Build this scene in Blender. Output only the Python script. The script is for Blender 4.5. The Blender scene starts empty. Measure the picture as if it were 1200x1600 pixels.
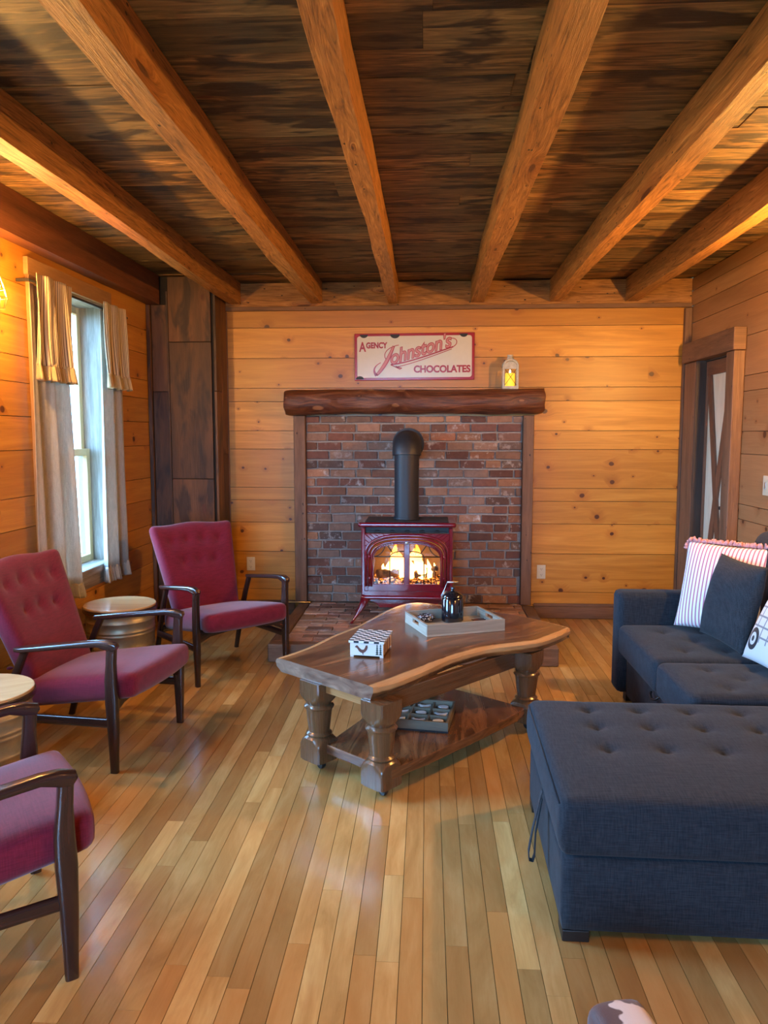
import bpy, math, random
from math import sin, cos, pi, radians as rad, sqrt, exp, atan, floor as fl
from mathutils import Vector as V, Matrix as Mx
random.seed(7)
S = bpy.context.scene
COL = S.collection

# ------------------------------------------------------------------ materials
def new_mat(name):
    m = bpy.data.materials.new(name); m.use_nodes = True
    m.node_tree.nodes.clear()
    return m, m.node_tree.nodes, m.node_tree.links
class NT:
    def __init__(s, name):
        s.m, s.n, s.l = new_mat(name)
        s.out = s.n.new('ShaderNodeOutputMaterial')
    def node(s, t, **kw):
        n = s.n.new(t)
        for k, v in kw.items():
            if k.startswith('i_'):
                n.inputs[k[2:].replace('_', ' ')].default_value = v
            else: setattr(n, k, v)
        return n
    def link(s, a, b): s.l.new(a, b)
    def math(s, op, a, b=None, c=None, clamp=False):
        n = s.n.new('ShaderNodeMath'); n.operation = op; n.use_clamp = clamp
        for i, x in enumerate((a, b, c)):
            if x is None: continue
            if isinstance(x, (int, float)): n.inputs[i].default_value = x
            else: s.l.new(x, n.inputs[i])
        return n.outputs[0]
    def mix(s, f, a, b, blend='MIX'):
        n = s.n.new('ShaderNodeMix'); n.data_type = 'RGBA'; n.blend_type = blend; n.clamp_factor = True
        for i, x in ((0, f), (6, a), (7, b)):
            if isinstance(x, (int, float)): n.inputs[i].default_value = x
            elif isinstance(x, tuple): n.inputs[i].default_value = (*x[:3], 1)
            else: s.l.new(x, n.inputs[i])
        return n.outputs[2]
    def ramp(s, f, stops):
        n = s.n.new('ShaderNodeValToRGB'); cr = n.color_ramp
        while len(cr.elements) < len(stops): cr.elements.new(0.5)
        for e, (p, c) in zip(cr.elements, stops):
            e.position = p; e.color = (*c[:3], 1)
        s.l.new(f, n.inputs[0]); return n.outputs[0]
    def rng(s, f, a, b, c=0.0, d=1.0, smooth=False):
        n = s.n.new('ShaderNodeMapRange'); n.clamp = True
        if smooth: n.interpolation_type = 'SMOOTHSTEP'
        s.l.new(f, n.inputs[0])
        for i, x in enumerate((a, b, c, d)): n.inputs[1 + i].default_value = x
        return n.outputs[0]
    def comb(s, x, y, z):
        n = s.n.new('ShaderNodeCombineXYZ')
        for i, v in enumerate((x, y, z)):
            if isinstance(v, (int, float)): n.inputs[i].default_value = v
            else: s.l.new(v, n.inputs[i])
        return n.outputs[0]
    def noise(s, vec, scale, detail=4, rough=.55, dist=0.0, out=0):
        n = s.n.new('ShaderNodeTexNoise'); s.l.new(vec, n.inputs['Vector'])
        n.inputs['Scale'].default_value = scale; n.inputs['Detail'].default_value = detail
        n.inputs['Roughness'].default_value = rough; n.inputs['Distortion'].default_value = dist
        return n.outputs[out]
    def vor(s, vec, scale, rnd=1.0, feat='F1'):
        n = s.n.new('ShaderNodeTexVoronoi'); n.feature = feat; s.l.new(vec, n.inputs['Vector'])
        n.inputs['Scale'].default_value = scale; n.inputs['Randomness'].default_value = rnd
        return n
    def bsdf(s, col, rough=.5, metal=0., bump=None, bstr=.3, bdist=.01, coat=0., sheen=0., spec=None, **kw):
        b = s.n.new('ShaderNodeBsdfPrincipled')
        if isinstance(col, tuple): b.inputs['Base Color'].default_value = (*col[:3], 1)
        else: s.l.new(col, b.inputs['Base Color'])
        if isinstance(rough, (int, float)): b.inputs['Roughness'].default_value = rough
        else: s.l.new(rough, b.inputs['Roughness'])
        b.inputs['Metallic'].default_value = metal
        b.inputs['Coat Weight'].default_value = coat; b.inputs['Coat Roughness'].default_value = .12
        b.inputs['Sheen Weight'].default_value = sheen
        if spec is not None: b.inputs['Specular IOR Level'].default_value = spec
        if bump is not None:
            bn = s.n.new('ShaderNodeBump'); bn.inputs['Strength'].default_value = bstr
            bn.inputs['Distance'].default_value = bdist
            s.l.new(bump, bn.inputs['Height']); s.l.new(bn.outputs[0], b.inputs['Normal'])
        s.l.new(b.outputs[0], s.out.inputs[0]); s.b = b
        return s.m
    def uv(s):
        n = s.n.new('ShaderNodeUVMap'); n.uv_map = 'uv'
        sp = s.n.new('ShaderNodeSeparateXYZ'); s.l.new(n.outputs[0], sp.inputs[0])
        return sp.outputs[0], sp.outputs[1]
    def attr(s, name='bc'):
        n = s.n.new('ShaderNodeAttribute'); n.attribute_name = name
        sp = s.n.new('ShaderNodeSeparateColor'); s.l.new(n.outputs['Color'], sp.inputs[0])
        return sp.outputs[0], sp.outputs[1], sp.outputs[2]
    def objc(s):
        return s.n.new('ShaderNodeTexCoord').outputs['Object']

def wood(name, stops, rough=.45, along=1.2, across=14., knots=0.0, knotcol=(.09, .025, .008), kscale=(2.2, 5.0),
         vary=(.75, 1.15), tint=None, tintamt=.5, coat=0., bstr=.15, grain=.35, patch=None, spec=None, blotch=None, dist=.8, holes=0):
    """stops: ramp of the figure; tint: second colour mixed by the board's own random value."""
    t = NT(name); u, v = t.uv(); r, g, b = t.attr()
    uu = t.math('ADD', u, t.math('MULTIPLY', g, 53.0)); vv = t.math('ADD', v, t.math('MULTIPLY', b, 31.0))
    km = None
    if knots:
        w = t.noise(t.comb(uu, vv, 0.0), 9, 2, out=1)
        sp = t.n.new('ShaderNodeSeparateColor'); t.link(w, sp.inputs[0])
        ku = t.math('ADD', t.math('MULTIPLY', uu, kscale[0]), t.math('MULTIPLY', sp.outputs[0], .10))
        kv = t.math('ADD', t.math('MULTIPLY', vv, kscale[1]), t.math('MULTIPLY', sp.outputs[1], .12))
        vo = t.vor(t.comb(ku, kv, 0.0), 1.0, .9)
        vo.voronoi_dimensions = '2D'
        cs = t.n.new('ShaderNodeSeparateColor'); t.link(vo.outputs['Color'], cs.inputs[0])
        pres = t.math('LESS_THAN', cs.outputs[0], knots)
        rad_ = t.math('MULTIPLY_ADD', t.math('POWER', cs.outputs[1], 2.2), .12, .035)
        q = t.math('DIVIDE', vo.outputs['Distance'], rad_)
        km = t.math('MULTIPLY', pres, t.rng(q, .75, 1.15, 1, 0, True))
        halo = t.math('MULTIPLY', pres, t.rng(q, 1.0, 4.5, 1, 0, True))
        vv2 = t.math('ADD', vv, t.math('MULTIPLY', halo, .035))
    else: vv2 = vv
    vec = t.comb(t.math('MULTIPLY', uu, along), t.math('MULTIPLY', vv2, across), 0.0)
    n1 = t.noise(vec, 1.0, 5, .6, dist)
    vecf = t.comb(t.math('MULTIPLY', uu, along * 4), t.math('MULTIPLY', vv2, across * 14), 3.0)
    n2 = t.noise(vecf, 1.0, 3, .6, .2)
    c = t.ramp(n1, stops)
    c = t.mix(t.rng(n2, .35, .75, 0, grain), c, t.mix(1.0, c, (.35, .28, .22), 'MULTIPLY'))
    if tint is not None: c = t.mix(t.math('MULTIPLY', r, tintamt), c, tint)
    if blotch is not None:
        bl = t.noise(t.comb(t.math('MULTIPLY', uu, 2.5), t.math('MULTIPLY', vv, 9.0), 7.0), 1.0, 3, .6, .5)
        c = t.mix(t.rng(bl, blotch[1], blotch[2], 0, blotch[3]), c, blotch[0])
    val = t.rng(t.math('FRACT', t.math('MULTIPLY', t.math('ADD', r, g), 7.31)), 0, 1, vary[0], vary[1])
    vc = t.comb(val, val, val)
    c = t.mix(1.0, c, vc, 'MULTIPLY')
    if km is not None:
        c = t.mix(t.math('MULTIPLY', halo, .45), c, t.mix(1.0, c, (.6, .36, .2), 'MULTIPLY'))
        c = t.mix(km, c, knotcol)
    if holes:
        vh = t.vor(t.comb(t.math('MULTIPLY', uu, 14.0), t.math('MULTIPLY', vv, 30.0), 0.0), 1.0)
        hc = t.n.new('ShaderNodeSeparateColor'); t.link(vh.outputs['Color'], hc.inputs[0])
        hm = t.math('MULTIPLY', t.math('LESS_THAN', hc.outputs[0], holes), t.math('LESS_THAN', vh.outputs['Distance'], .13))
        c = t.mix(hm, c, (.02, .01, .005))
    rr = t.math('ADD', t.math('MULTIPLY', n2, .12), rough - .06)
    return t.bsdf(c, rr, bump=t.math('ADD', n1, t.math('MULTIPLY', n2, .6)), bstr=bstr, bdist=.004, coat=coat, spec=spec)

MT = {}
MT['pine'] = wood('pine boards', [(.28, (.46, .195, .026)), (.5, (.61, .268, .038)), (.72, (.73, .36, .062))], .36, .9, 13, knots=.30,
                  kscale=(6.0, 7.0), vary=(.80, 1.12), tint=(.5, .19, .022), tintamt=.45, grain=.25, bstr=.08, dist=1.4)
MT['pine_red'] = wood('aged pine boards', [(.25, (.33, .155, .055)), (.5, (.43, .215, .08)), (.75, (.52, .275, .11))], .45, 1.1, 12, knots=.28,
                  kscale=(6.0, 7.0), vary=(.8, 1.1), tint=(.36, .15, .06), tintamt=.4, grain=.25, bstr=.1)
MT['ceil'] = wood('weathered ceiling boards', [(.34, (.022, .011, .007)), (.44, (.14, .072, .026)), (.56, (.32, .175, .062)), (.68, (.56, .34, .14))], .55, 2.6, 30,
                  knots=.2, kscale=(2.4, 6), vary=(.45, 1.25), tint=(.20, .165, .085), tintamt=.55, grain=.7, bstr=.8,
                  blotch=((.014, .010, .008), .52, .60, .9), dist=1.8)
MT['beam'] = wood('hewn beam wood', [(.32, (.17, .070, .018)), (.44, (.38, .165, .042)), (.58, (.51, .232, .066)), (.72, (.67, .35, .12))], .5, 2.6, 34,
                  vary=(.85, 1.1), grain=.7, bstr=.9, holes=.3, dist=2.4, knots=.15, kscale=(1.6, 8))
MT['beam_dark'] = wood('dark red beam wood', [(.25, (.11, .038, .020)), (.55, (.20, .070, .032)), (.8, (.28, .10, .045))], .5, 1.5, 12, vary=(.85, 1.1), grain=.5, bstr=.5)
MT['barn'] = wood('dark barn board', [(.28, (.035, .014, .007)), (.48, (.11, .042, .016)), (.72, (.22, .090, .032))], .55, 1.6, 12,
                  knots=.15, vary=(.55, 1.3), grain=.6, bstr=.5, blotch=((.018, .009, .006), .5, .62, .75), tint=(.16, .075, .025), tintamt=.5)
MT['post'] = wood('rough post wood', [(.25, (.11, .055, .028)), (.5, (.20, .10, .052)), (.8, (.29, .15, .08))], .6, 1.6, 16, vary=(.9, 1.1), grain=.6, bstr=.6, holes=.2)
MT['log'] = wood('stripped log wood', [(.30, (.035, .011, .007)), (.44, (.13, .040, .018)), (.58, (.20, .068, .03)), (.72, (.32, .13, .055))], .42, 2.4, 16,
                 knots=.55, kscale=(3.4, 8), knotcol=(.28, .12, .05), grain=.6, bstr=.9, dist=2.6)
MT['floor'] = wood('maple strip floor', [(.28, (.43, .245, .072)), (.5, (.60, .375, .125)), (.72, (.74, .52, .20))], .24, 2.2, 10,
                   vary=(.66, 1.12), tint=(.48, .215, .055), tintamt=.7, grain=.14, bstr=.03, coat=.3,
                   blotch=((.36, .17, .05), .58, .75, .3))
MT['walnut'] = wood('dark chair wood', [(.3, (.018, .008, .007)), (.7, (.048, .019, .013))], .24, 2, 25, grain=.4, bstr=.05, coat=.3)
MT['tleg'] = wood('turned walnut', [(.3, (.085, .041, .018)), (.7, (.17, .088, .040))], .28, 2, 30, grain=.45, bstr=.08, coat=.3)
MT['gold'] = wood('golden trim wood', [(.3, (.40, .20, .07)), (.7, (.52, .28, .11))], .4, 2, 20, grain=.4, bstr=.1)
MT['traywood'] = wood('grey washed wood', [(.3, (.30, .27, .21)), (.7, (.42, .39, .31))], .55, 2.5, 24, grain=.4, bstr=.15)
MT['tttwood'] = wood('weathered grey wood', [(.3, (.14, .12, .085)), (.7, (.25, .215, .15))], .6, 3, 24, grain=.5, bstr=.2)
MT['drumtop'] = wood('drum lid wood', [(.3, (.42, .25, .11)), (.7, (.58, .37, .17))], .22, 1.5, 12, grain=.25, bstr=.02, coat=.5)
MT['rlog'] = wood('grey rough timber', [(.3, (.15, .085, .05)), (.7, (.28, .17, .11))], .7, 2.5, 14, grain=.6, bstr=.7)

def slab_mat():
    t = NT('live edge walnut'); u, v = t.uv(); r, g, b = t.attr()
    vec = t.comb(t.math('MULTIPLY', u, 1.8), t.math('MULTIPLY', v, 11.0), 0.0)
    n1 = t.noise(vec, 1.0, 5, .6, 1.6)
    n2 = t.noise(t.comb(t.math('MULTIPLY', u, 2.5), t.math('MULTIPLY', v, 70.0), 0.0), 1.0, 3, .6)
    c = t.ramp(n1, [(.30, (.045, .018, .008)), (.48, (.135, .055, .021)), (.66, (.27, .120, .046))])
    sap = t.ramp(n1, [(.3, (.44, .22, .085)), (.7, (.62, .36, .15))])
    f = t.rng(t.math('ADD', r, t.math('MULTIPLY_ADD', n1, .5, -.25)), .42, .6, 0, 1, True)
    c = t.mix(f, c, sap)
    c = t.mix(t.rng(n2, .4, .75, 0, .2), c, t.mix(1.0, c, (.4, .3, .25), 'MULTIPLY'))
    return t.bsdf(c, t.math('MULTIPLY_ADD', n2, .08, .22), bump=n2, bstr=.04, bdist=.002, coat=.35)
MT['slab'] = slab_mat()
def endgrain():
    t = NT('slab end grain'); u, v = t.uv()
    n1 = t.noise(t.comb(t.math('MULTIPLY', u, 6.0), t.math('MULTIPLY', v, 16.0), 0.0), 1.0, 5, .6, 2.0)
    c = t.ramp(n1, [(.3, (.09, .05, .035)), (.6, (.20, .13, .09)), (.8, (.32, .23, .16))])
    return t.bsdf(c, .28, coat=.4)
MT['endgrain'] = endgrain()

def brick_mat(name, cols, mort, rough=.85):
    t = NT(name); r, g, b = t.attr()
    o = t.objc()
    c = t.ramp(r, cols)
    t.n.remove  # noqa
    n = t.noise(o, 22, 5, .65); n2 = t.noise(o, 5, 3)
    val = t.rng(g, 0, 1, .65, 1.2)
    c = t.mix(1.0, c, t.comb(val, val, val), 'MULTIPLY')
    c = t.mix(t.rng(n, .38, .70, 0, .5), c, t.mix(1.0, c, (.45, .40, .40), 'MULTIPLY'))
    c = t.mix(t.math('MULTIPLY', t.rng(t.noise(o, 13, 4, .7), .54, .66, 0, 1), t.rng(b, .25, .9, 0, .85)), c, (.60, .55, .52))
    return t.bsdf(c, rough, bump=n, bstr=.6, bdist=.006)
BC = [(0, (.25, .105, .070)), (.22, (.15, .068, .055)), (.42, (.34, .155, .090)), (.56, (.09, .060, .056)), (.72, (.28, .175, .13)), (1, (.42, .21, .12))]
MT['brick'] = brick_mat('old brick', BC, None)
MT['pave'] = brick_mat('hearth brick', [(0, (.36, .20, .15)), (.3, (.26, .16, .12)), (.55, (.46, .26, .18)), (.8, (.38, .29, .23)), (1, (.50, .36, .28))], None, .6)
def noisy(name, a, b, scale=20, rough=.8, bstr=.3, **kw):
    t = NT(name); n = t.noise(t.objc(), scale, 5, .6)
    return t.bsdf(t.mix(t.rng(n, .3, .7), a, b), rough, bump=n, bstr=bstr, bdist=.004, **kw)
MT['mortar'] = noisy('mortar', (.27, .24, .215), (.38, .345, .31), 60)
MT['dark'] = noisy('dark gap', (.012, .007, .004), (.02, .012, .007), 10)

def fabric(name, a, b, scale=700, rough=.9, sheen=.3, slub=True):
    t = NT(name); o = t.objc()
    sp = t.n.new('ShaderNodeSeparateXYZ'); t.link(o, sp.inputs[0])
    x, y, z = sp.outputs
    h = t.noise(t.comb(t.math('MULTIPLY', x, 22), t.math('MULTIPLY', y, 260), t.math('MULTIPLY', z, 260)), 1.0, 3)
    w = t.noise(t.comb(t.math('MULTIPLY', x, 260), t.math('MULTIPLY', y, 22), t.math('MULTIPLY', z, 22)), 1.0, 3)
    m = t.math('MULTIPLY', t.math('ADD', h, w), .5)
    c = t.mix(t.rng(m, .38, .62), a, b)
    return t.bsdf(c, rough, bump=m, bstr=.25 if slub else .1, bdist=.002, sheen=sheen, spec=.2)
MT['navy'] = fabric('slate blue linen', (.008, .0135, .021), (.023, .031, .041), sheen=.06)
MT['pillow_navy'] = fabric('dark slate cushion cloth', (.016, .020, .025), (.034, .040, .048), sheen=.05)
MT['red'] = fabric('burgundy wool', (.115, .004, .014), (.165, .008, .024), slub=False, sheen=.22)
MT['curtain'] = fabric('unbleached linen', (.42, .38, .32), (.56, .51, .44), slub=False)
MT['ruffle'] = fabric('tan ruffle linen', (.42, .30, .15), (.52, .38, .20), slub=False)
def translucent(m, amt=.3):
    n = m.node_tree.nodes; l = m.node_tree.links
    out = [x for x in n if x.type == 'OUTPUT_MATERIAL'][0]; b = [x for x in n if x.type == 'BSDF_PRINCIPLED'][0]
    tr = n.new('ShaderNodeBsdfTranslucent'); ms = n.new('ShaderNodeMixShader'); ms.inputs[0].default_value = amt
    lk = b.inputs['Base Color'].links
    if lk: l.new(lk[0].from_socket, tr.inputs[0])
    l.new(b.outputs[0], ms.inputs[1]); l.new(tr.outputs[0], ms.inputs[2]); l.new(ms.outputs[0], out.inputs[0])
translucent(MT['curtain'], .3)
def stripes(name, freq, a, b, duty=.35, use='u', blur=.06, sheen=.2, third=None):
    t = NT(name); u, v = t.uv(); q = u if use == 'u' else v
    f = t.math('FRACT', t.math('MULTIPLY', q, freq))
    d = t.math('ABSOLUTE', t.math('SUBTRACT', f, .5))
    m = t.rng(d, duty / 2 - blur, duty / 2 + blur, 1, 0, True)
    c = t.mix(m, a, b)
    n = t.noise(t.objc(), 400, 2)
    return t.bsdf(c, .9, bump=n, bstr=.1, bdist=.002, sheen=sheen, spec=.2)
MT['ticking'] = stripes('ticking stripe', 55, (.74, .62, .44), (.16, .09, .045), .32)
translucent(MT['ticking'], .2)
MT['redstripe'] = stripes('red ticking stripe', 50, (.82, .80, .82), (.46, .17, .24), .38)

def plain(name, col, rough=.5, metal=0., coat=0., **kw):
    t = NT(name); n = t.noise(t.objc(), 30, 3)
    c = t.mix(t.rng(n, .3, .7, 0, .12), col, tuple(x * .7 for x in col))
    return t.bsdf(c, rough, metal, coat=coat, **kw)
MT['enamel'] = plain('burgundy stove enamel', (.15, .004, .012), .14, coat=.8)
MT['pipe'] = plain('matte stovepipe', (.018, .020, .024), .5, metal=.1)
MT['iron'] = plain('black cast iron', (.02, .018, .018), .45, metal=.4)
MT['blackpl'] = plain('black plastic', (.012, .012, .013), .35)
MT['galv'] = noisy('galvanised metal', (.25, .22, .15), (.38, .34, .25), 14, .42, .1, metal=.75)
MT['steel'] = plain('bright metal', (.55, .54, .52), .3, metal=1.)
MT['brass'] = plain('aged brass', (.45, .30, .12), .35, metal=1.)
MT['ivory'] = plain('ivory plastic', (.62, .54, .38), .35)
MT['white'] = plain('white enamel', (.74, .71, .66), .3)
MT['winwood'] = wood('bright window wood', [(.3, (.52, .36, .17)), (.7, (.66, .49, .27))], .4, 2, 20, grain=.2, bstr=.05)
MT['whitewash'] = wood('whitewashed wood', [(.3, (.20, .17, .13)), (.55, (.36, .33, .28)), (.75, (.50, .47, .42))], .55, 2.0, 26, grain=.7, bstr=.4)
MT['doorpanel'] = wood('pale door panel', [(.3, (.68, .60, .42)), (.7, (.80, .72, .54))], .6, 2, 16, grain=.4, bstr=.2)
MT['doorbrace'] = wood('brown door brace', [(.3, (.15, .06, .03)), (.7, (.25, .11, .055))], .55, 2, 16, grain=.4, bstr=.2)
MT['jamb'] = wood('dark door jamb', [(.3, (.045, .026, .018)), (.7, (.085, .05, .032))], .55, 2, 16, grain=.4, bstr=.2)
MT['signwhite'] = plain('sign white enamel', (.70, .66, .58), .22, coat=.3)
MT['signred'] = plain('sign red enamel', (.36, .012, .018), .22, coat=.3)
MT['signpink'] = plain('faded red paint', (.58, .20, .18), .3)
MT['lanternm'] = noisy('distressed cream metal', (.40, .38, .33), (.62, .60, .54), 40, .5)
MT['hidew'] = None
def hide():
    t = NT('cowhide'); n = t.noise(t.objc(), 9, 3, .5, .4)
    m = t.rng(n, .53, .555)
    f = t.noise(t.objc(), 300, 2)
    return t.bsdf(t.mix(m, (.07, .025, .018), (.62, .52, .46)), .6, bump=f, bstr=.2, bdist=.002, sheen=.3)
MT['hidew'] = hide()
def glass(name, tint=(1, 1, 1), gl=.08):
    t = NT(name); tr = t.n.new('ShaderNodeBsdfTransparent'); tr.inputs[0].default_value = (*tint, 1)
    g = t.n.new('ShaderNodeBsdfGlossy'); g.inputs['Roughness'].default_value = .02
    fr = t.n.new('ShaderNodeFresnel'); fr.inputs[0].default_value = 1.45
    ms = t.n.new('ShaderNodeMixShader'); t.link(t.math('MINIMUM', fr.outputs[0], .6), ms.inputs[0])
    t.link(tr.outputs[0], ms.inputs[1]); t.link(g.outputs[0], ms.inputs[2]); t.link(ms.outputs[0], t.out.inputs[0])
    return t.m
MT['glass'] = glass('window glass')
MT['fireglass'] = glass('stove glass', (1, .93, .85))
def emit(name, col, st):
    t = NT(name); e = t.n.new('ShaderNodeEmission'); e.inputs[0].default_value = (*col, 1); e.inputs[1].default_value = st
    t.link(e.outputs[0], t.out.inputs[0]); return t.m
def flame_mat():
    t = NT('flame'); sp = t.n.new('ShaderNodeSeparateXYZ'); t.link(t.objc(), sp.inputs[0])
    h = t.rng(sp.outputs[2], 0, .26)
    c = t.ramp(h, [(0, (1, .52, .12)), (.35, (1, .62, .22)), (.75, (1, .42, .07)), (1, (1, .26, .02))])
    e = t.n.new('ShaderNodeEmission'); t.link(c, e.inputs[0]); t.link(t.rng(h, 0, 1, 9, 3.0), e.inputs[1])
    lw = t.n.new('ShaderNodeLayerWeight'); lw.inputs[0].default_value = .35
    tr = t.n.new('ShaderNodeBsdfTransparent'); ms = t.n.new('ShaderNodeMixShader')
    t.link(t.rng(lw.outputs['Facing'], .45, 1.0, 0, 1, True), ms.inputs[0])
    t.link(e.outputs[0], ms.inputs[1]); t.link(tr.outputs[0], ms.inputs[2]); t.link(ms.outputs[0], t.out.inputs[0])
    return t.m
MT['flame'] = flame_mat()
def ember_mat():
    t = NT('embers'); n = t.noise(t.objc(), 60, 3)
    b = t.bsdf(t.mix(t.rng(n, .4, .6), (.05, .02, .01), (.3, .12, .05)), .9)
    t.b.inputs['Emission Color'].default_value = (1, .3, .05, 1)
    t.link(t.rng(n, .5, .68, 0, 3.0), t.b.inputs['Emission Strength']); return b
MT['ember'] = ember_mat()
MT['firelog'] = noisy('ceramic log', (.10, .05, .03), (.42, .24, .13), 25, .9)
MT['firebox'] = noisy('firebox lining', (.22, .13, .07), (.34, .21, .12), 12, .8)
def bulb_mat(st):
    return emit('lamp glow %g' % st, (1.0, .50, .12), st)
def candle_mat():
    t = NT('candle wax'); b = t.bsdf((.8, .55, .08), .5)
    t.b.inputs['Emission Color'].default_value = (1, .62, .04, 1); t.b.inputs['Emission Strength'].default_value = .75; return b
MT['candle'] = candle_mat()
MT['tealight'] = emit('candle flame glow', (1, .8, .45), 12)
def checker_mat():
    t = NT('black and white checks'); u, v = t.uv()
    a = t.math('FLOOR', t.math('MULTIPLY', u, 1)); b = t.math('FLOOR', t.math('MULTIPLY', v, 1))
    m = t.math('MODULO', t.math('ADD', a, b), 2.0)
    return t.bsdf(t.mix(t.math('GREATER_THAN', m, .5), (.015, .03, .04), (.72, .72, .68)), .3, coat=.2)
MT['checker'] = checker_mat()
MT['paintwhite'] = plain('painted white', (.66, .66, .62), .4)
MT['painttan'] = plain('painted tan', (.48, .36, .18), .5)
MT['paintgreen'] = plain('dark green paint', (.012, .035, .022), .5)
MT['paintbrown'] = plain('brown paint', (.12, .04, .025), .5)
MT['ceramic'] = plain('black glazed ceramic', (.006, .006, .009), .08, coat=.6)
MT['piecew'] = plain('pale painted piece', (.78, .80, .80), .35)
MT['feltblack'] = noisy('black lining', (.008, .008, .010), (.016, .016, .018), 60)
def donut():
    t = NT('speckled coaster'); n = t.noise(t.objc(), 90, 3)
    return t.bsdf(t.mix(t.rng(n, .52, .58), (.02, .02, .03), (.5, .5, .52)), .2, coat=.5)
MT['donut'] = donut()
def plaid():
    t = NT('printed pillow cloth'); u, v = t.uv()
    # u,v 0..1 over the pillow face
    ring = t.math('SQRT', t.math('ADD', t.math('POWER', t.math('MULTIPLY', t.math('SUBTRACT', u, .22), 1.0), 2), t.math('POWER', t.math('SUBTRACT', v, .24), 2)))
    black = t.math('SUBTRACT', t.math('LESS_THAN', ring, .125), t.math('LESS_THAN', ring, .072))
    black = t.math('ADD', black, t.math('LESS_THAN', ring, .032))
    fu = t.math('ABSOLUTE', t.math('SUBTRACT', t.math('FRACT', t.math('MULTIPLY', u, 7.0)), .5))
    fv = t.math('ABSOLUTE', t.math('SUBTRACT', t.math('FRACT', t.math('MULTIPLY', v, 9.0)), .5))
    ln = t.math('MAXIMUM', t.math('LESS_THAN', fu, .07), t.math('LESS_THAN', fv, .09))
    band = t.math('MULTIPLY', t.math('GREATER_THAN', v, .22), t.math('LESS_THAN', v, .62))
    c = t.mix(t.math('MULTIPLY', t.math('MULTIPLY', ln, band), .7), (.66, .67, .68), (.05, .05, .07))
    c = t.mix(t.math('LESS_THAN', ring, .13), c, (.66, .67, .68))
    c = t.mix(black, c, (.015, .014, .018))
    return t.bsdf(c, .9, sheen=.2, spec=.2)
MT['plaid'] = plaid()

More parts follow.
